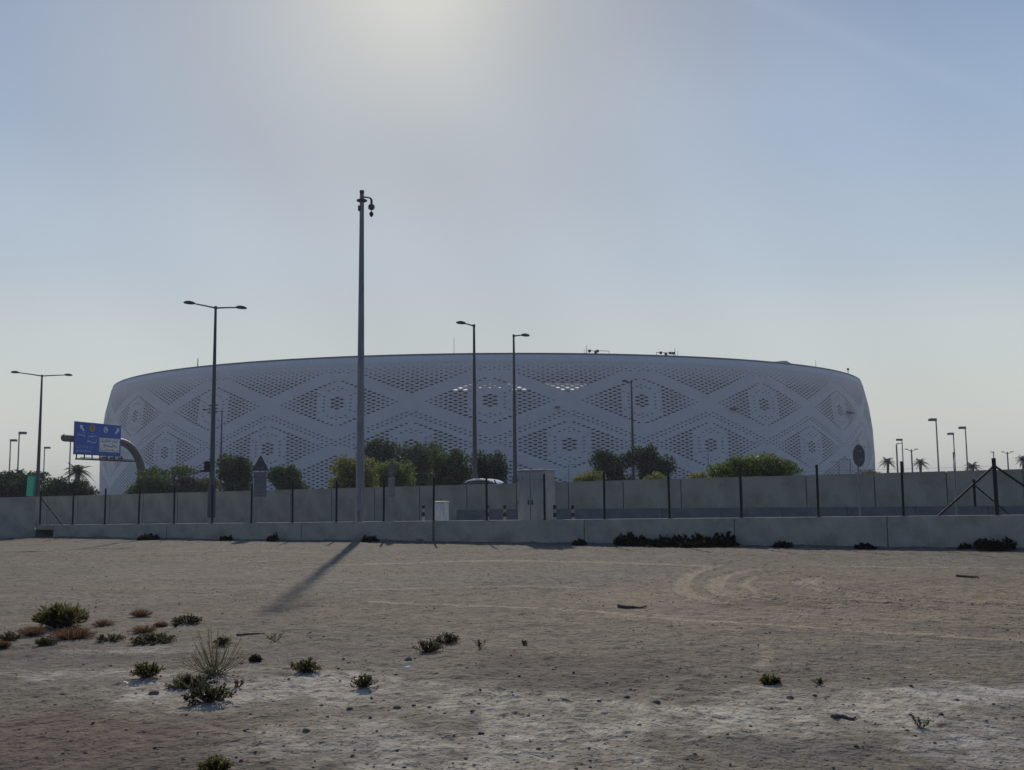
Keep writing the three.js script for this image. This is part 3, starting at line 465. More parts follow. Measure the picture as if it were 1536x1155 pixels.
[[33, 650, 170, 1, 'taller of two close flat lamp masts beyond the wide hedge tree'], [20, 661, 190, 1, 'shorter of two close flat lamp masts beyond the wide hedge tree'], [71, 672, 215, 1, 'flat lamp mast standing alone between banner lamp and overhead sign'], [110, 656, 180, 1, 'thin mast half hidden behind the overhead sign arm'], [1404, 630, 160, -1, 'tallest flat lamp mast beyond the palms'], [1430, 651, 200, -1, 'flat lamp mast rising straight behind the blue banner'], [1448, 642, 180, -1, 'flat lamp mast rising beside the low palm'], [1353, 660, 215, -1, 'flat lamp mast beside the hooked lamp post']].forEach(([x, y, d, s, label]) => {
  const left = x < 300, p = gAt(x - (left ? 4 : 0), y, d, BACK), H = p.userTop - p.y;
  const t = thing('floodlight_mast', label, 'lamp mast', [p.x, p.y, p.z], 0, left ? 'flat headed masts beyond the hedge' : 'flat headed masts beyond the palms');
  part('pole', taper([[0, 0, 0], [0, H, 0]], [0.15, 0.10], 7), M.galv, t);
  part('arm', box(0.5, 0.1, 0.1, s * 0.2, H - 0.05, 0), M.galv, t);
  part('lamp_head', box(1.15, 0.42, 0.7, s * 0.55, H + 0.05, 0, 0.06), M.signback, t);
});
{ const p = gAt(1344.5, 665, 190, BACK), H = p.userTop - p.y; const t = thing('hooked_lamp', 'thin lamp post with a short hooked top beside the first palm', 'street lamp', [p.x, p.y, p.z]); part('pole', taper([[0, 0, 0], [0, H - 0.3, 0]], [0.16, 0.14], 7), M.galv, t); part('arm', taper([[0, H - 0.3, 0], [0.1, H - 0.05, 0], [0.5, H, 0]], [0.13, 0.1, 0.08], 6), M.galv, t); part('lamp_head', box(0.5, 0.12, 0.25, 0.7, H - 0.02, 0), M.galv, t); }
[[1367, 674, 175, 'short twin arm lamp post between the first two palms'], [1511, 678, 190, 'short twin arm lamp post beyond the braced fence post']].forEach(([x, y, d, label]) => { const p = gAt(x, y, d, BACK), H = p.userTop - p.y; const t = thing('twin_lamp', label, 'street lamp', [p.x, p.y, p.z]); part('pole', taper([[0, 0, 0], [0, H, 0]], [0.17, 0.12], 7), M.galv, t); for (const s of [-1, 1]) { part('arm', taper([[0, H - 0.4, 0], [s * 0.7, H, 0]], [0.06, 0.05], 5), M.galv, t); part('lamp_head', box(0.5, 0.14, 0.25, s * 0.85, H + 0.03, 0), M.signback, t); } });

// the camera pole
{
  const d = 41, b = at(541, 782, d), top = at(544, 286, d), y0 = terraceY(b.x), H = top.y - y0;
  const t = thing('camera_pole', 'very tall tapered grey pole with a hanging dome camera on top', 'pole', [top.x - 0.03, y0, b.z]);
  part('shaft', taper([[0, 0, 0], [0, H * 0.5, 0], [0, H - 0.05, 0]], [0.185, 0.135, 0.085], 10), M.galv, t);
  part('base_flange', [box(0.55, 0.03, 0.55, 0, 0.015, 0, 0.005), taper([[0, 0.03, 0], [0, 0.12, 0]], [0.22, 0.19], 10)], M.galv, t);
  part('access_door', box(0.12, 0.5, 0.02, -0.02, 0.75, 0.178), M.signback, t);
  part('top_cap', taper([[0, H - 0.32, 0], [0, H - 0.1, 0], [0, H, 0]], [0.075, 0.09, 0.1], 10), M.darkpole, t);
  part('ring_bracket', taper([[0, H - 0.48, 0], [0, H - 0.44, 0], [0, H - 0.40, 0], [0, H - 0.36, 0]], [0.13, 0.22, 0.22, 0.13], 12), M.darkpole, t);
  part('junction_box', box(0.1, 0.22, 0.16, -0.10, H - 0.75, 0.02, 0.02), M.darkpole, t);
  const arm = part('camera_arm', taper([[0.05, H - 0.26, 0], [0.22, H - 0.29, 0.02], [0.34, H - 0.32, 0.03], [0.40, H - 0.40, 0.03], [0.40, H - 0.62, 0.03]], [0.04, 0.035, 0.035, 0.05, 0.05], 8), M.darkpole, t);
  part('camera_housing', taper([[0.40, H - 0.60, 0.03], [0.40, H - 0.66, 0.03], [0.40, H - 0.76, 0.03], [0.40, H - 0.81, 0.03]], [0.09, 0.135, 0.135, 0.09], 12), M.darkpole, t);
  part('camera_dome', taper([[0.40, H - 0.81, 0.03], [0.40, H - 0.90, 0.03], [0.40, H - 0.94, 0.03], [0.40, H - 1.01, 0.03], [0.40, H - 1.08, 0.03], [0.40, H - 1.13, 0.03]], [0.02, 0.02, 0.075, 0.09, 0.06, 0.015], 12), M.blacksteel, t);
  void arm;
}

// ------------------------------------------------------------------ overhead road sign on its curved arm
{
  const ang = 16.6 * rad, u = V(Math.sin(ang), 0, -Math.cos(ang)), A = at(112, 632, 115);                 // u runs from the free end towards the post
  const t = thing('gantry_sign', 'blue overhead road sign with white arrows on a curved grey arm', 'road sign', [A.x, 0, A.z], Math.atan2(-u.z, u.x));
  // local frame: x along the arm towards the post, z towards the traffic
  const topY = A.y, botY = at(111, 681, 115).y, Wd = 8.0, Hs = topY - botY, mid = (topY + botY) / 2 - 0.05;
  const cv = document.createElement('canvas'); cv.width = 1024; cv.height = 512; const c = cv.getContext('2d');
  c.fillStyle = '#0d50a8'; c.fillRect(0, 0, 1024, 512);
  c.strokeStyle = '#5f7fb8'; c.lineWidth = 7; c.beginPath(); c.moveTo(520, 10); c.lineTo(512, 500); c.stroke();
  c.fillStyle = '#d8dad4'; c.fillRect(540, 226, 458, 226);
  const arrow = (x, y, a, col) => { c.save(); c.translate(x, y); c.rotate(a); c.fillStyle = col; c.beginPath(); c.moveTo(0, -66); c.lineTo(46, -8); c.lineTo(17, -8); c.lineTo(17, 62); c.lineTo(-17, 62); c.lineTo(-17, -8); c.lineTo(-46, -8); c.closePath(); c.fill(); c.restore(); };
  arrow(150, 92, -0.75, '#c9d2e2'); arrow(935, 96, 0.78, '#c9d2e2');
  c.fillStyle = '#a8862c'; c.beginPath(); c.arc(370, 84, 58, 0, 7); c.fill(); c.fillStyle = '#6e5a24'; c.fillRect(345, 50, 22, 60); c.fillRect(375, 40, 26, 70);
  c.fillStyle = '#c3cbd8'; c.beginPath(); c.arc(670, 92, 48, 0, 7); c.fill(); c.strokeStyle = '#20408f'; c.lineWidth = 9; c.beginPath(); c.arc(670, 92, 24, 0.4, 5.6); c.stroke(); c.beginPath(); c.moveTo(670, 92); c.lineTo(690, 128); c.stroke();
  const script = (x, y, w, col, seed, k = 1) => { const q = rngOf(seed); c.strokeStyle = col; c.lineWidth = 9 * k; c.lineCap = 'round'; c.beginPath(); let X = x; c.moveTo(X, y); while (X < x + w) { const s = 14 + q() * 26; const up = q(); if (up > 0.72) { c.lineTo(X + 4, y); c.lineTo(X + 4, y - 44 * k); c.moveTo(X + 4, y); } else if (up > 0.35) { c.quadraticCurveTo(X + s / 2, y - 30 * k, X + s, y); } else { c.quadraticCurveTo(X + s / 2, y + 26 * k, X + s, y); } X += s; } c.stroke(); c.fillStyle = col; for (let k2 = 0; k2 < w / 50; k2++) c.fillRect(x + q() * w, y + (q() > 0.5 ? 22 : -48) * k, 9, 9); };
  script(70, 210, 150, '#b7c4dc', 5); script(290, 210, 170, '#b7c4dc', 6); script(275, 305, 190, '#c7d2e4', 8);
  script(580, 282, 200, '#333a3c', 12); script(830, 282, 130, '#333a3c', 14); script(630, 356, 130, '#333a3c', 15); script(780, 356, 150, '#333a3c', 17);
  c.fillStyle = '#9fb0d0'; c.font = 'bold 54px sans-serif'; c.fillText('Al Thumama', 40, 474);
  script(42, 398, 120, '#9fb0d0', 31, 0.6); script(190, 398, 210, '#9fb0d0', 32, 0.6);
  script(610, 430, 150, '#4a5252', 33, 0.6); script(790, 430, 180, '#4a5252', 34, 0.6); c.strokeStyle = '#4a5252'; c.lineWidth = 7; c.beginPath(); c.arc(574, 420, 15, 0, 7); c.stroke();
  const tex = new THREE.CanvasTexture(cv); tex.colorSpace = THREE.SRGBColorSpace;
  const face = new THREE.PlaneGeometry(Wd, Hs); face.translate(Wd / 2, (topY + botY) / 2, 0.06);
  const board = part('sign_board', box(Wd + 0.06, Hs + 0.06, 0.1, Wd / 2, (topY + botY) / 2, 0, 0.02), M.signback, t);
  part('sign_face', face, new THREE.MeshStandardMaterial({ map: tex, roughness: 0.55 }), board);
  part('arm_pipe', taper([[-1.1, mid, -0.55], [-0.95, mid, -0.55], [4, mid, -0.55], [8.4, mid + 0.02, -0.55]], [0.34, 0.42, 0.42, 0.44], 14), M.darkpole, t);
  const bend = []; const cx = 8.4, R = 4.7; for (let k = 0; k <= 12; k++) { const a = k / 12 * Math.PI / 2; bend.push(V(cx + Math.sin(a) * R * 1.0, mid + 0.02 - R * (1 - Math.cos(a)), -0.55)); }
  part('bend_pipe', taper(bend, bend.map((_, k) => 0.44 + k * 0.006), 14), M.darkpole, t);
  part('post', taper([bend[12], V(cx + R, BACK, -0.55)], [0.51, 0.56], 14), M.darkpole, t);
  part('base_flange', taper([[cx + R, BACK, -0.55], [cx + R, BACK + 0.12, -0.55]], 0.85, 14), M.signback, t);
  for (let k = 0; k < 4; k++) part('hanger', box(0.14, Hs, 0.3, 1 + k * 2, (topY + botY) / 2, -0.2), M.signback, t);
  const cw = botY - 0.55;
  part('catwalk', [box(9.6, 0.16, 0.7, 4.9, cw, 0.5, 0.02), box(9.6, 0.07, 0.06, 4.9, cw + 0.16, 0.82, 0.01)], M.blacksteel, t);
  for (let k = 0; k < 7; k++) part('catwalk_hanger', box(0.12, 0.55, 0.1, 0.25 + k * 1.3, botY - 0.27, 0.2), M.blacksteel, t);
  for (let k = 0; k < 3; k++) part('sign_lamp', box(0.6, 0.18, 0.3, 4.2 + k * 1.5, cw + 0.25, 0.75, 0.05), M.blacksteel, t);
}

// ------------------------------------------------------------------ small road signs seen from behind
function warnSign(label, px, topPy, botPy, d, turn) {
  const tp = at(px, topPy, d), bt = at(px, botPy, d), y0 = terraceY(tp.x), H = tp.y - y0, hb = bt.y - y0;
  const t = thing('traffic_sign', label, 'traffic sign', [tp.x, y0, tp.z], turn);
  part('post', taper([[0, 0, -0.05], [0, H - 0.02, -0.05]], 0.034, 8), M.galv, t);
  const s = new THREE.Shape(); s.moveTo(-0.33, 0); s.quadraticCurveTo(-0.36, 0.02, -0.33, 0.06); s.lineTo(-0.04, 0.63); s.quadraticCurveTo(0, 0.69, 0.04, 0.63); s.lineTo(0.33, 0.06); s.quadraticCurveTo(0.36, 0.02, 0.33, 0); s.closePath();
  const g = new THREE.ExtrudeGeometry(s, { depth: 0.012, bevelEnabled: false }); g.translate(0, H - 0.67, -0.015); const tri = part('warning_plate', g, M.signdark, t);
  part('clamp', box(0.34, 0.035, 0.03, 0, H - 0.55, 0.015), M.galv, tri); part('clamp', box(0.14, 0.035, 0.03, 0, H - 0.2, 0.015), M.galv, tri);
  const hp = H - 0.72 - hb, pl = part('lower_plate', box(0.54, hp, 0.014, 0, hb + hp / 2, -0.008, 0.006), M.signback, t);
  part('clamp', box(0.46, 0.035, 0.03, 0, hb + hp * 0.85, 0.016), M.galv, pl); part('clamp', box(0.46, 0.035, 0.03, 0, hb + 0.1, 0.016), M.galv, pl);
}
warnSign('back of a triangular warning sign above a tall grey plate, facing away', 391, 683, 745, 44.5, 0.25);
warnSign('back of a narrow turned warning sign beside the camera pole', 587, 689, 745, 41.5, -0.95);
{
  const d = 37, tp = at(1287.5, 667, d), bt = at(1288, 700, d), y0 = terraceY(tp.x), R = (tp.y - bt.y) / 2, cy = (tp.y + bt.y) / 2 - y0;
  const t = thing('traffic_sign', 'dark back of a round traffic sign turned sideways on a slim post', 'traffic sign', [tp.x, y0, tp.z], 0.72);
  part('post', taper([[0, 0, -0.05], [0, cy + R * 0.7, -0.05]], 0.036, 8), M.galv, t);
  const g = new THREE.CylinderGeometry(R, R, 0.016, 40); g.rotateX(Math.PI / 2); g.translate(0, cy, 0); const disc = part('round_plate', g, M.signdark, t);
  const rim = new THREE.TorusGeometry(R, 0.012, 6, 40); rim.translate(0, cy, 0); part('rim', rim, M.signback, disc);
  part('clamp', box(0.34, 0.04, 0.03, 0, cy + 0.16, 0.025), M.galv, disc); part('clamp', box(0.34, 0.04, 0.03, 0, cy - 0.16, 0.025), M.galv, disc);
}
{ // blue street banner
  const d = 41, tp = at(1426, 679, d), bt = at(1432, 704, d), y0 = terraceY(tp.x), x0 = (tp.x + bt.x) / 2;
  const t = thing('street_banner', 'narrow dark blue banner seen edge on, on a thin pole', 'banner', [x0, y0, tp.z]);
  part('pole', taper([[0.06, 0, 0], [0.05, tp.y - y0 + 0.03, 0]], [0.035, 0.028], 7), M.galv, t);
  const g = new THREE.PlaneGeometry(0.5, tp.y - bt.y, 6, 10), q = g.attributes.position; for (let i = 0; i < q.count; i++) q.setZ(i, 0.03 * Math.sin(q.getY(i) * 7)); g.computeVertexNormals(); g.rotateY(1.28); g.translate(-0.03, (tp.y + bt.y) / 2 - y0, 0.22);
  part('cloth', g, new THREE.MeshPhysicalMaterial({ color: lin(0.035, 0.035, 0.22), map: rep(grainT, 2), roughness: 0.9, transmission: 0.25, thickness: 0, side: THREE.DoubleSide }), t);
  part('rod', taper([[0.05, tp.y - y0, 0], [-0.1, tp.y - y0, 0.48]], 0.012, 5), M.galv, t); part('rod', taper([[0.05, bt.y - y0, 0], [-0.1, bt.y - y0, 0.48]], 0.012, 5), M.galv, t);
}

// ------------------------------------------------------------------ cabinets and bollards on the verge
const wallTurn = Math.atan2(-nearDir.z, nearDir.x);
{
  const d = 37.6, a = at(777, 778, d), tp = at(800, 705.5, d), y0 = terraceY(a.x), H = tp.y - y0;
  const t = thing('utility_cabinet', 'large pale two door utility cabinet behind the low wall', 'cabinet', [a.x, y0, a.z], wallTurn);
  const w = 1.04, dep = 1.05;
  const body = part('body', box(w, H - 0.1, dep, w / 2, 0.08 + (H - 0.1) / 2, -dep / 2, 0.02), M.cabinet, t);
  part('plinth', box(w - 0.06, 0.1, dep - 0.06, w / 2, 0.04, -dep / 2), M.conc, t);
  part('roof_lid', box(w + 0.06, 0.05, dep + 0.06, w / 2, H + 0.0, -dep / 2, 0.015), M.cabinet, t);
  for (const k of [0, 1]) { const dr = part('door', box(w / 2 - 0.025, H - 0.24, 0.03, w * (0.25 + 0.5 * k), 0.08 + (H - 0.1) / 2, 0.016, 0.008), M.cabinet, t); part('handle', box(0.035, 0.16, 0.04, w / 2 + (k ? 0.075 : -0.075), H * 0.5, 0.05), M.black, dr); }
  for (let k = 0; k < 5; k++) part('vent_slat', box(0.34, 0.02, 0.02, w * 0.25, 0.34 + k * 0.045, 0.038, 0.004), M.signback, t);
  for (const x of [0.03, w - 0.03]) for (const y of [0.35, H * 0.5, H - 0.35]) part('hinge', box(0.03, 0.1, 0.03, x, y, 0.04, 0.005), M.signback, t);
  part('lock', box(0.05, 0.05, 0.02, 0.22, H - 0.28, 0.04), M.signback, t);
  const s = box(0.03, H - 0.24, dep - 0.2, w + 0.014, 0.08 + (H - 0.1) / 2, -dep / 2, 0.008); part('side_panel', s, M.cabinet, body);
}
{
  const d = 39.2, a = at(650.5, 778, d), tp = at(659, 752, d), y0 = terraceY(a.x), H = tp.y - y0;
  const t = thing('small_cabinet', 'small plain white box standing beside a fence post', 'cabinet', [a.x, y0, a.z], wallTurn);
  part('body', box(0.47, H - 0.04, 0.35, 0.235, (H - 0.04) / 2, -0.18, 0.02), M.white, t); part('lid', box(0.51, 0.04, 0.39, 0.235, H - 0.02, -0.18, 0.012), M.white, t); part('door', box(0.39, H - 0.2, 0.015, 0.235, H / 2, 0.004, 0.005), M.white, t);
}
const bollards = [[635, 'left of the small white box', 'striped bollard beside the small white box'], [731, '', 'striped bollard partly behind a fence post'], [757, '', 'striped bollard standing alone between fence post and large cabinet'], [832, '', 'striped bollard against the side of the large cabinet'], [859, '', 'striped bollard standing clear beyond the large cabinet']];
for (const [px, , label] of bollards) {
  const d = lerp(39.6, 36.9, (px - 635) / 230), tp = at(px, 757, d), y0 = terraceY(tp.x), H = tp.y - y0;
  const t = thing('bollard', 'short black and white ' + label, 'bollard', [tp.x, y0, tp.z], 0, 'striped bollards behind the low wall');
  const r = 0.055; part('post', taper([[0, 0, 0], [0, H - 0.03, 0], [0, H, 0]], [r, r, r * 0.7], 12), M.cabinet, t);
  part('dark_band', taper([[0, H - 0.16, 0], [0, H - 0.015, 0]], r + 0.006, 12), M.black, t); part('dark_band', taper([[0, H - 0.44, 0], [0, H - 0.29, 0]], r + 0.006, 12), M.black, t);
}
{ // marker stake in front of the wall joint
  const p = nearAt(pxT(nearA, nearB, 651, 800)).addScaledVector(nearN, -0.08); const t = thing('marker_stake', 'thin dark stake standing against the low wall below the white box', 'stake', [p.x, -0.05, p.z]); part('rod', taper([[0, 0, 0], [0, 0.95, 0.0]], 0.016, 6), M.blacksteel, t); part('tip', taper([[0, 0.95, 0], [0, 1.0, 0]], [0.016, 0.004], 6), M.blacksteel, t);
}

// ------------------------------------------------------------------ white car behind the road wall
{
  const d = 59.5, rf = at(731, 717, d), turn = Math.atan2(-farDir.z, farDir.x), y0 = rf.y - 1.53;
  const t = thing('white_car', 'white car with only its roof showing above the panelled wall', 'car', [rf.x, y0, rf.z], turn);
  const paint = new THREE.MeshPhysicalMaterial({ color: lin(0.78, 0.78, 0.77), roughness: 0.35, clearcoat: 1, clearcoatRoughness: 0.06 });
  const lower = new THREE.Shape([[-2.2, 0.32], [-2.26, 0.62], [-2.1, 0.88], [-1.3, 0.96], [0.9, 0.98], [1.9, 0.86], [2.2, 0.66], [2.24, 0.34], [1.75, 0.24], [-1.8, 0.24]].map(([x, y]) => new THREE.Vector2(x, y)));
  const ext = (s, dep, bev) => { const g = new THREE.ExtrudeGeometry(s, { depth: dep, bevelEnabled: true, bevelSize: bev, bevelThickness: bev, bevelSegments: 4 }); g.translate(0, 0, -dep / 2); return g; };
  const body = part('body', ext(lower, 1.56, 0.1), paint, t);
  const cab = new THREE.Shape(); cab.moveTo(-1.6, 0.95); cab.quadraticCurveTo(-1.2, 1.2, -0.85, 1.31); cab.quadraticCurveTo(-0.1, 1.40, 0.4, 1.30); cab.quadraticCurveTo(0.75, 1.18, 1.3, 0.95); cab.closePath();
  part('cabin_glass', ext(cab, 1.22, 0.08), M.glass, t);
  const roofS = new THREE.Shape(); roofS.moveTo(-1.15, 1.29); roofS.quadraticCurveTo(-0.25, 1.62, 0.72, 1.27); roofS.quadraticCurveTo(-0.2, 1.46, -1.15, 1.27); part('roof', ext(roofS, 1.24, 0.05), paint, t);
  for (const x of [-1.15, -0.1, 0.85]) for (const s of [-1, 1]) part('pillar', taper([[x * 1.25, 0.96, s * 0.74], [x * 0.95, 1.4, s * 0.64]], 0.04, 6), M.black, t);
  for (const [x, s] of [[-1.35, 1], [1.38, 1], [-1.35, -1], [1.38, -1]]) { const g = new THREE.TorusGeometry(0.25, 0.095, 10, 24); g.translate(x, 0.33, s * 0.78); const w = part('wheel', g, M.rubber, t); const h = new THREE.CylinderGeometry(0.2, 0.2, 0.1, 16); h.rotateX(Math.PI / 2); h.translate(x, 0.33, s * 0.79); part('rim', h, M.galv, w); }
  for (const s of [-1, 1]) { part('headlight', box(0.12, 0.12, 0.32, 2.2, 0.7, s * 0.6, 0.04), M.white, t); part('tail_light', box(0.1, 0.14, 0.3, -2.24, 0.76, s * 0.62, 0.04), new THREE.MeshStandardMaterial({ color: lin(0.3, 0.02, 0.02), roughness: 0.3 }), t); part('mirror', box(0.2, 0.13, 0.16, 0.95, 1.02, s * 0.96, 0.04), paint, t); }
  part('door_handle', box(0.16, 0.03, 0.04, -0.1, 0.85, 0.89), paint, body); part('door_handle', box(0.16, 0.03, 0.04, -1.0, 0.86, 0.89), paint, body);
}

// ------------------------------------------------------------------ vegetation
function leafCloud(rng, centers, n, size, flat = 0.35) {   // leaves spread through lobes
  const pos = [], nor = [], uv = [], idx = [], tot = centers.reduce((s, c) => s + c[3] * c[4] * c[5], 0);
  const q = new THREE.Quaternion(), e = new THREE.Euler();
  for (const [cx, cy, cz, rx, ry, rz] of centers) {
    const m = Math.round(n * rx * ry * rz / tot);
    for (let k = 0; k < m; k++) {
      const a = rng() * Math.PI * 2, u = rng() * 2 - 1, w = Math.sqrt(1 - u * u), rr = Math.pow(rng(), 0.42) * (0.78 + 0.34 * vnoise(a * 2.2 + cx, u * 3 + cy, 7) + 0.12 * rng());
      const dx = Math.cos(a) * w, dz = Math.sin(a) * w, x = cx + dx * rr * rx, y = cy + u * rr * ry, z = cz + dz * rr * rz, s = size * (0.6 + 0.8 * rng());
      e.set(rng() * 6.3, rng() * 6.3, rng() * 6.3); q.setFromEuler(e);
      const b = pos.length / 3, N = V(0, 0, 1).applyQuaternion(q).lerp(V(dx, u + 0.3, dz), flat).normalize();
      for (const [px, py, pz] of [[-0.5, 0, 0], [0, -0.3, 0.08], [0.55, 0, 0], [0, 0.3, 0.08]]) { const v = V(px * s, py * s, pz * s).applyQuaternion(q); pos.push(x + v.x, y + v.y, z + v.z); nor.push(N.x, N.y, N.z); uv.push(px + x, py + y); }
      idx.push(b, b + 1, b + 2, b, b + 2, b + 3);
    }
  }
  return bufGeo(pos, nor, uv, idx);
}
function tree(name, label, px, topPy, wpx, d, mat, seed, o = {}) {
  const rng = rngOf(seed), tp = at(px, topPy, d), y0 = o.y0 ?? BACK, H = tp.y - y0, w = wpx / FPX * d * 1.32, low = o.low ?? 0.08;
  const t = thing(name, label, o.cat ?? (o.bush ? 'bush' : 'tree'), [tp.x, y0, tp.z], 0, o.group);
  const lobes = [], nl = (o.lobes ?? 9) + 6;
  const ch = H * (1 - low), cyc = H * low + ch * 0.5;
  lobes.push([0, cyc - ch * 0.06, 0, w * 0.30, ch * 0.38, w * 0.29]); lobes.push([w * 0.05, H * low + ch * 0.2, 0, w * 0.33, ch * 0.2, w * 0.3]);
  for (let k = 0; k < nl; k++) { const a = k / nl * Math.PI * 2 + rng() * 0.7, rr = w * 0.33 * (0.35 + 0.8 * rng()), u = rng() * 2 - 1, s = 0.11 + 0.15 * rng(); lobes.push([Math.cos(a) * rr, cyc + u * ch * 0.34, Math.sin(a) * rr, w * s, ch * s * 0.9, w * s]); }
  for (let k = 0; k < 3; k++) { const a = rng() * 6.3, s = 0.09 + 0.09 * rng(); lobes.push([Math.cos(a) * w * 0.26 * rng(), H - ch * s * (1.0 + 0.3 * k), Math.sin(a) * w * 0.15, w * s, ch * s, w * s]); }
  if (o.dome) for (const l of lobes) l[1] = Math.min(l[1], H * (0.95 - 1.1 * (l[0] / w) ** 2) - l[4] * 0.8);
  const th = H * (low + 0.45), r0 = clamp(w * 0.035, 0.05, 0.22);
  part('trunk', taper([[0, -0.05, 0], [w * 0.015, th * 0.5, 0], [0, th, w * 0.01]], [r0, r0 * 0.75, r0 * 0.4], 7), M.bark, t);
  for (let k = 0; k < 5; k++) { const l = lobes[1 + k * Math.floor(nl / 5)] ?? lobes[1]; part('limb', taper([[0, th * (0.25 + 0.1 * k), 0], [l[0] * 0.5, lerp(th * 0.4, l[1], 0.6), l[2] * 0.5], [l[0], l[1], l[2]]], [r0 * 0.5, r0 * 0.35, r0 * 0.15], 5), M.bark, t); }
  part('crown', leafCloud(rng, lobes, Math.round((o.n ?? 3600) * 2.3), o.leaf ?? clamp(w * 0.052, 0.13, 0.28)), mat, t);
  return t;
}
tree('hedge_tree', 'wide dark green tree at the end of the hedge, behind the tall plain wall', 14, 706, 96, 92, L.dark, 11, { n: 5200 });
tree('hedge_tree', 'small mid green bushy tree between banner and shaggy palm', 84, 714, 52, 93, L.mid, 12, { n: 2600, low: 0.03 });
tree('hedge_tree', 'low spreading green tree around the post of the overhead sign', 234, 699, 82, 100, L.mid, 13, { n: 3600, low: 0.04 });
tree('olive_bush', 'dull olive low bush between overhead sign post and twin lamp', 292, 713, 72, 101, L.olive, 14, { bush: true, n: 2600, low: 0.02, dome: true });
tree('round_tree', 'dark round tree beside the twin arm street lamp', 353, 682, 54, 95, L.dark, 15, { n: 3600 });
tree('round_tree', 'dark green round tree beside the triangular warning sign', 432, 695, 54, 90, L.mid, 16, { n: 3400, low: 0.05, dome: true });
tree('slender_tree', 'slender dark tree top behind the yellow green bush', 517, 681, 20, 92, L.dark, 17, { n: 900, lobes: 5 });
tree('yellow_bush', 'large yellow green bush behind the foot of the camera pole', 533, 683, 72, 80, L.yellow, 18, { bush: true, n: 3800, low: 0.02 });
tree('tall_tree', 'tallest dark tree in the clump beside the camera pole', 578, 658, 62, 108, L.dark, 19, { n: 4400 });
tree('tall_tree', 'tall mid green tree in the middle of the clump', 628, 660, 58, 106, L.mid, 20, { n: 4200 });
tree('green_bush', 'fresh green bush in front of the tall clump of trees', 592, 688, 62, 86, L.bright, 21, { bush: true, n: 3000, low: 0.02 });
tree('round_tree', 'dark leafy tree beside the single arm lamp, next to the tall clump', 672, 670, 64, 84, L.mid, 22, { n: 4400 });
tree('round_tree', 'dense dark tree behind the white car roof', 736, 675, 54, 84, L.dark, 23, { n: 4000 });
tree('round_tree', 'smaller of two dark round trees beside the slim street lamp', 915, 674, 56, 90, L.dark, 24, { n: 4200 });
tree('round_tree', 'larger of two dark round trees beside the slim street lamp', 976, 663, 54, 90, L.dark, 25, { n: 4400 });
tree('yellow_bush', 'low yellow green bush under the smaller dark round tree', 884, 704, 52, 78, L.yellow, 26, { bush: true, n: 1800, low: 0.02, dome: true });
tree('yellow_bush', 'low yellow green bush under the larger dark round tree', 984, 706, 50, 78, L.yellow, 27, { bush: true, n: 1800, low: 0.02, dome: true });
tree('bright_bush', 'broad sunlit green bush showing over the panelled wall', 1128, 680, 104, 57, L.bright, 28, { bush: true, n: 6500, low: 0.02, dome: true, lobes: 12, leaf: 0.21 });
tree('pale_bush', 'pale low bush at the edge of the broad sunlit bush', 1052, 707, 44, 60, L.yellow, 29, { bush: true, n: 1200, low: 0.02, dome: true });
tree('small_shrub', 'dark low shrub at the foot of the stadium wall beside the round sign', 1302, 703, 40, 120, L.olive, 30, { bush: true, n: 1200, low: 0.02, dome: true });

function frond(rng, az, tilt, len, droop) {
  const pos = [], nor = [], uv = [], idx = [], n = 9, c = Math.cos(az), s = Math.sin(az), pts = [];
  for (let k = 0; k <= n; k++) { const t = k / n, out = len * t * Math.cos(tilt) * (1 - 0.12 * t), up = len * (Math.sin(tilt) * t - droop * t * t); pts.push(V(c * out, up, s * out)); }
  for (let k = 1; k <= n; k++) for (const sd of [-1, 1]) {
    const p = pts[k], q = pts[k - 1], t = k / n, l = len * 0.24 * Math.sin(Math.PI * Math.min(1, 0.2 + t * 0.78)), d = p.clone().sub(q).normalize(), side = V(-s * sd, 0, c * sd);
    for (let m = 0; m < 2; m++) { const r = q.clone().lerp(p, m * 0.5), e = r.clone().addScaledVector(side, l * 0.8).addScaledVector(d, l * 0.6).add(V(0, -l * (0.15 + 0.3 * rng()), 0)), w = len * 0.028, b = pos.length / 3; for (const v of [r.clone().addScaledVector(d, -w), e, r.clone().addScaledVector(d, w)]) { pos.push(v.x, v.y, v.z); nor.push(0, 1, 0); uv.push(v.x, v.z); } idx.push(b, b + 1, b + 2); }
  }
  return join([bufGeo(pos, nor, uv, idx), taper(pts, pts.map((_, k) => lerp(0.05, 0.012, k / n) * len / 2.5), 4)]);
}
function palm(label, px, topPy, wpx, d, seed, group, mat = L.palm) {
  const rng = rngOf(seed), tp = at(px, topPy, d), y0 = BACK, w = wpx / FPX * d, H = tp.y - y0 - w * 0.30;
  const t = thing('palm_tree', label, 'palm', [tp.x, y0, tp.z], 0, group);
  const pts = [], rs = []; for (let k = 0; k <= 8; k++) { pts.push(V(0.06 * Math.sin(k), H * k / 8, 0)); rs.push(0.24 - 0.06 * k / 8 + 0.03 * (k % 2)); }
  part('trunk', taper(pts, rs, 9), M.bark, t);
  for (let k = 0; k < 26; k++) { const f = k / 26, g = frond(rng, k * 2.4 + rng() * 0.3, lerp(-0.35, 1.25, f), w * 0.55 * (0.85 + 0.3 * rng()), 0.35 + 0.35 * rng()); g.translate(0, H, 0); part('frond', g, mat, t); }
  return t;
}
palm('palm beside the hooked lamp post, next to the stadium wall', 1331, 684, 30, 165, 41, 'palms beyond the panelled wall');
palm('palm beside the short twin arm lamp post', 1380, 686, 28, 165, 42, 'palms beyond the panelled wall');
palm('low palm between the blue banner and the braced fence post', 1458, 691, 32, 165, 43, 'palms beyond the panelled wall');
palm('palm standing beyond the braced fence post and its twin lamp', 1534, 681, 30, 160, 44, 'palms beyond the panelled wall');
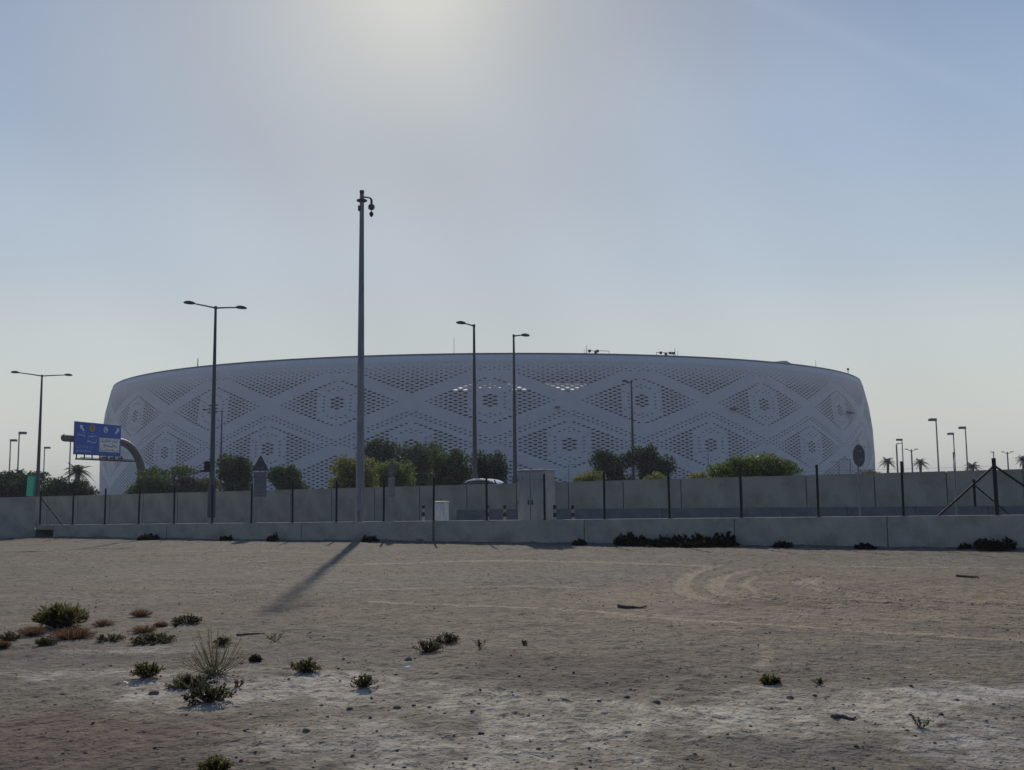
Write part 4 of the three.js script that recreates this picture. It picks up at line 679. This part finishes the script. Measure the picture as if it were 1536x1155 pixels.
palm('shaggy palm with drooping dry fronds under the overhead sign', 117, 692, 52, 90, 45, undefined, L.drypalm);
palm('dark palm top sticking out of the hedge beyond the green banner', 30, 701, 34, 100, 46);
tree('dark_bush', 'dark bush around the trunk of the shaggy palm', 116, 716, 46, 88, L.dark, 47, { bush: true, n: 2600, low: 0.02, dome: true });

// low desert plants on the lot
function desertPlant(name, label, px, basePy, wpx, hpx, kind, seed, group, posFix) {
  const rng = rngOf(seed), g = posFix ?? onGround(px, basePy), d = -g.z, w = wpx / FPX * d, h = hpx / FPX * d * 0.9, y0 = groundY(g.x, g.z) - 0.01;
  const t = thing(name, label, 'plant', [g.x, y0, g.z], 0, group);
  const K = { green: [44, 22, 0.038, L.scrubGreen], dark: [44, 20, 0.034, L.scrubDark], mid: [44, 21, 0.035, L.scrub], grey: [60, 26, 0.030, L.scrubGrey], dry: [170, 18, 0.022, L.dry], wisp: [54, 24, 0.016, L.wisp], sprig: [9, 22, 0.03, L.scrub], spiky: [120, 18, 0.046, L.scrubGreen], weed: [80, 34, 0.050, L.weed] }[kind];
  const [ns, nl, ls, mat] = K, stems = [], pos = [], nor = [], uv = [], idx = [], q = new THREE.Quaternion(), e = new THREE.Euler();
  const sc = clamp(w / 0.5, 0.55, 1.9), wide = kind === 'dry' || kind === 'grey' ? 1.2 : 1;
  for (let k = 0; k < ns; k++) {
    const az = rng() * Math.PI * 2, o = Math.pow(rng(), kind === 'wisp' ? 0.8 : 0.55), rx = w * 0.5 * o * wide, hh = h * (kind === 'sprig' ? 0.55 + 0.45 * rng() : Math.sqrt(Math.max(0.05, 1 - o * o * 0.82)) * (kind === 'weed' ? 0.3 + 1.0 * rng() * rng() + 0.15 * Math.sin(az * 3 + seed) : 0.55 + 0.5 * rng()));
    const b0 = V((rng() - 0.5) * w * 0.16, 0, (rng() - 0.5) * w * 0.16), b1 = V(Math.cos(az) * rx * 0.65, hh * 0.42, Math.sin(az) * rx * 0.65), b2 = V(Math.cos(az) * rx, hh, Math.sin(az) * rx * 0.9);
    const cv = new THREE.QuadraticBezierCurve3(b0, b1, b2), P = cv.getPoints(4), r = clamp(0.006 * sc, 0.003, 0.011) * (kind === 'wisp' || kind === 'dry' ? 0.6 : 1);
    stems.push(taper(P, [r, r * 0.9, r * 0.75, r * 0.6, r * 0.3], 3, false));
    for (let m = 0; m < nl; m++) {
      const tt = lerp(kind === 'wisp' ? 0.3 : 0.22, 1, Math.sqrt(rng())), c = cv.getPoint(tt), tan = cv.getTangent(tt), s = ls * sc * (0.55 + 0.8 * rng());
      e.set(rng() * 6.3, rng() * 6.3, rng() * 6.3); q.setFromEuler(e);
      const dir = V(1, 0, 0).applyQuaternion(q).multiplyScalar(0.9).addScaledVector(tan, kind === 'spiky' ? 1.4 : 0.7).normalize(), sd = V(0, 1, 0).applyQuaternion(q).cross(dir).normalize(), slim = kind === 'spiky' || kind === 'wisp' || kind === 'dry' ? 0.12 : 0.24;
      c.add(V((rng() - 0.5) * 0.03 * sc, (rng() - 0.5) * 0.03 * sc, (rng() - 0.5) * 0.03 * sc)); if (c.y < 0.005) c.y = 0.005 + rng() * 0.02;
      const n = dir.clone().cross(sd), b = pos.length / 3;
      for (const [a, bb] of [[0, 0], [0.5, slim], [1, 0], [0.5, -slim]]) { pos.push(c.x + dir.x * a * s + sd.x * bb * s, c.y + dir.y * a * s + sd.y * bb * s, c.z + dir.z * a * s + sd.z * bb * s); nor.push(n.x, n.y, n.z); uv.push(a, bb); }
      idx.push(b, b + 1, b + 2, b, b + 2, b + 3);
    }
  }
  part('stems', stems, kind === 'dry' ? L.dryTwig : kind === 'wisp' ? L.wispTwig : L.twig, t);
  part('leaves', bufGeo(pos, nor, uv, idx), mat, t);
  return t;
}
[
  ['scrub_bush', 'largest spiky green desert bush behind the rust brown mounds', 92, 940, 78, 38, 'spiky'],
  ['dry_mound', 'rust brown dry mound in front of the largest spiky bush', 108, 956, 62, 21, 'dry'],
  ['dry_mound', 'flatter rust brown dry mound beside the largest spiky bush', 48, 951, 42, 17, 'dry'],
  ['scrub_bush', 'dark low bush beside the flatter rust mound', 16, 958, 36, 17, 'dark'],
  ['scrub_bush', 'dark flat bush in front of the rust mounds', 68, 966, 38, 15, 'dark'],
  ['dry_tuft', 'faded dry tuft at the edge of the lot beside a dark flat bush', 4, 971, 24, 12, 'dry'],
  ['dry_mound', 'small brown dry mound beside the rust mound, next to a grey bush', 155, 938, 30, 12, 'dry'],
  ['dry_mound', 'round brown dry mound standing farthest out from the spiky bush', 211, 925, 32, 14, 'dry'],
  ['dry_mound', 'brown dry mound directly behind the wide grey green bush', 216, 948, 36, 15, 'dry'],
  ['dry_tuft', 'smallest brown dry tuft behind the wide grey green bush', 241, 939, 20, 10, 'dry'],
  ['grey_bush', 'narrow grey green bush beside the wide grey green one', 165, 961, 36, 13, 'grey'],
  ['grey_bush', 'wide flat grey green bush in front of the brown mounds', 232, 962, 66, 15, 'grey'],
  ['spreading_scrub', 'spreading dark scrub with a bare stalk behind the wispy plant', 281, 935, 44, 17, 'dark'],
  ['seedling', 'tiny bare sprig beside the spreading dark scrub', 263, 940, 10, 8, 'sprig'],
  ['scrub_bush', 'small dark upright bush at the crown of the wispy plant', 333, 969, 28, 17, 'dark'],
  ['seedling', 'open V shaped sprig standing alone on bare ground', 413, 963, 36, 17, 'sprig'],
  ['wispy_plant', 'tall wispy pale yellow green plant with a feathery crown', 322, 1014, 104, 80, 'wisp'],
  ['scrub_bush', 'small dark bush on pale crust beside the wispy plant', 383, 993, 21, 14, 'dark'],
  ['scrub_bush', 'rounded green grey bush on pale crust by a bluish gravel patch', 458, 1010, 52, 23, 'mid'],
  ['scrub_bush', 'leafy green bush on pale crust beside the wispy plant', 220, 1019, 52, 28, 'green'],
  ['grey_bush', 'leaning grey green bush behind the darkest near bush', 284, 1031, 64, 20, 'grey'],
  ['scrub_bush', 'broad darkest bush in front of the wispy plant', 314, 1054, 74, 33, 'dark'],
  ['seedling', 'small sprig beside the broad darkest bush', 357, 1033, 16, 16, 'sprig'],
  ['scrub_bush', 'fresh green bush nearest of all, on brown earth', 322, 1158, 56, 30, 'green'],
  ['scrub_bush', 'dark grey green bush with a smaller one touching it', 641, 976, 46, 23, 'dark'],
  ['scrub_bush', 'smaller dark bush touching a grey green bush', 671, 963, 40, 17, 'dark'],
  ['seedling', 'brown V shaped seedling beside the pair of dark bushes', 721, 971, 20, 15, 'sprig'],
  ['seedling', 'tiny brown seedling alone beside the V shaped one', 786, 965, 9, 9, 'sprig'],
  ['scrub_bush', 'compact dark green bush alone on pale crust', 545, 1033, 40, 24, 'mid'],
  ['scrub_bush', 'compact bright green bush with a dry grey neighbour', 1154, 1028, 36, 19, 'green'],
  ['dry_tuft', 'sparse dry grey tuft beside the compact bright green bush', 1230, 1029, 24, 15, 'sprig'],
  ['seedling', 'dark spiky sprig alone on the pale crust', 1382, 1091, 32, 21, 'sprig'],
].forEach((a, k) => desertPlant(a[0], a[1], a[2], a[3], a[4], a[5], a[6], 100 + k * 7));
[[420, 18, 12], [567, 26, 11], [880, 22, 10], [956, 60, 21, 'peaked dark weed clump at the foot of the low wall'], [1012, 64, 15, 'lowest clump of the long weed row at the low wall'], [1058, 80, 19, 'widest clump of the long weed row at the low wall'], [1092, 40, 24, 'tallest clump ending the long weed row at the low wall'], [1180, 30, 8], [1300, 34, 8], [1448, 24, 10], [1492, 60, 21, 'bushy dark weed clump at the wall below the braced fence post'], [240, 30, 9], [350, 20, 8]].forEach(([px, w, h, label], k) => {
  const p = nearAt(pxT(nearA, nearB, px, 812)).addScaledVector(nearN, -0.45 - 0.1 * (k % 3));
  desertPlant('wall_weed', label ?? 'tiny dark weed tuft at the foot of the low wall', px, 815, w, h, 'weed', 400 + k, 'weeds along the foot of the low wall', p);
});

// stones, sticks, litter
function rock(seed, r) { const g = new THREE.IcosahedronGeometry(r, 1), p = g.attributes.position; for (let i = 0; i < p.count; i++) { const v = V(p.getX(i), p.getY(i), p.getZ(i)), k = 0.7 + 0.55 * vnoise(v.x / r * 1.4 + seed, v.y / r * 1.4 + v.z / r * 1.7, seed); p.setXYZ(i, v.x * k, v.y * k * 0.65, v.z * k); } g.computeVertexNormals(); return g; }
const stoneM = new THREE.MeshStandardMaterial({ color: lin(0.15, 0.125, 0.105), map: rep(grainT, 3), roughness: 0.97 }), darkStoneM = new THREE.MeshStandardMaterial({ color: lin(0.085, 0.072, 0.065), map: rep(grainT, 3), roughness: 0.97 }), paleM = new THREE.MeshStandardMaterial({ color: lin(0.62, 0.61, 0.58), map: rep(grainT, 3), roughness: 0.9 });
{
  const rng = rngOf(77), mkSet = (name, label, n, mat, seed, smin, smax, nearBias) => {
    const im = new THREE.InstancedMesh(rock(seed, 1), mat, n); im.name = name; const m4 = new THREE.Matrix4(), q = new THREE.Quaternion(), e = new THREE.Euler();
    for (let i = 0; i < n; i++) { const z = -(3.2 + 34 * Math.pow(rng(), nearBias)), x = (rng() * 2 - 1) * (2.2 + -z * 0.62), s = lerp(smin, smax, Math.pow(rng(), 5)); e.set(0, rng() * 6.3, 0); q.setFromEuler(e); m4.compose(V(x, groundY(x, z) + s * 0.15, z), q, V(s, s * (0.6 + 0.5 * rng()), s * (0.7 + 0.5 * rng()))); im.setMatrixAt(i, m4); }
    scene.add(im); tag(im, label, 'gravel', undefined, 'stuff');
  };
  mkSet('gravel', 'loose brown gravel scattered over the sandy lot', 9000, stoneM, 3, 0.004, 0.017, 1.5);
  mkSet('dark_gravel', 'dark clods and gravel scattered over the sandy lot', 5600, darkStoneM, 5, 0.004, 0.017, 1.5);
  mkSet('pale_chips', 'pale stone chips scattered over the sandy lot', 500, paleM, 8, 0.003, 0.009, 1.5);
}
[[525, 1063, 8, 0], [596, 1063, 9, 0], [621, 1062, 5, 1], [722, 1104, 8, 1], [940, 1048, 8, 1], [985, 1058, 10, 0], [1185, 1050, 8, 1], [1222, 1044, 6, 1], [1367, 1032, 5, 1], [612, 990, 10, 0], [230, 1043, 12, 0], [1412, 1075, 7, 1], [460, 1101, 9, 0], [1199, 1065, 5, 1]].forEach(([px, py, w, dk], k) => { const g = onGround(px, py), r = w / FPX * -g.z / 2; const s = new THREE.Mesh(rock(60 + k, r * 1.25), dk ? darkStoneM : stoneM); s.name = numbered('stone'); s.position.set(g.x, groundY(g.x, g.z) + r * 0.25, g.z); scene.add(s); tag(s, dk ? 'small dark stone lying on the pale crust' : 'brown clod lying on the sandy ground', 'stone', dk ? 'dark stones on the crust' : 'brown clods on the sand'); });
[[1247, 1077, 1285, 1079, 'short dry stick lying on the pale crust', 0.02], [928, 913, 970, 912, 'dark dry branch lying across a wheel track', 0.03], [1432, 867, 1468, 869, 'dark debris strip lying on the warm sand', 0.035], [355, 953, 398, 951, 'thin bare branch on the ground beside the V shaped sprig', 0.014]].forEach(([x0, y0, x1, y1, label, r], k) => {
  const a = onGround(x0, y0), b = onGround(x1, y1), rng = rngOf(900 + k), pts = []; for (let i = 0; i <= 6; i++) { const p = a.clone().lerp(b, i / 6); p.z += (rng() - 0.5) * r * 4; p.y = groundY(p.x, p.z) + r * (0.3 + 0.5 * rng()); pts.push(p); }
  const t = thing('dry_stick', label, 'stick'); part('stem', taper(pts, pts.map((_, i) => r * (1 - i / 9)), 6), L.twig, t); for (let i = 0; i < 3; i++) { const p = pts[2 + i]; part('twig', taper([p, p.clone().add(V((rng() - 0.3) * r * 8, r * 0.5, (rng() - 0.5) * r * 9))], [r * 0.5, r * 0.2], 5), L.twig, t); }
});
[[611, 1003, 9], [217, 943, 6], [188, 1029, 8], [640, 803, 12]].forEach(([px, py, w], k) => { const g = k === 3 ? nearAt(pxT(nearA, nearB, 640, 806)).addScaledVector(nearN, -0.5) : onGround(px, py), s = w / FPX * -g.z; const geo = new THREE.PlaneGeometry(s, s * 0.7, 5, 4), p = geo.attributes.position; for (let i = 0; i < p.count; i++) p.setZ(i, s * 0.28 * vnoise(p.getX(i) / s * 4 + k, p.getY(i) / s * 4, 5 + k)); geo.computeVertexNormals(); geo.rotateX(-1.2); const m = new THREE.Mesh(geo, new THREE.MeshStandardMaterial({ color: lin(0.72, 0.72, 0.7), map: rep(grainT, 2), roughness: 0.8, side: THREE.DoubleSide })); m.name = numbered('litter_scrap'); m.position.set(g.x, groundY(g.x, g.z) + s * 0.25, g.z); m.rotation.y = k; scene.add(m); tag(m, ['crumpled white scrap alone on the crust in front of the dark bushes', 'white scrap caught in the brown dry mound', 'white scrap on the pale crust by the leafy bush', 'white scrap at the foot of the low wall by the stake'][k], 'litter'); });

scene.traverse((o) => { if (o.isMesh) { o.castShadow = true; o.receiveShadow = true; } });
renderer.render(scene, camera);
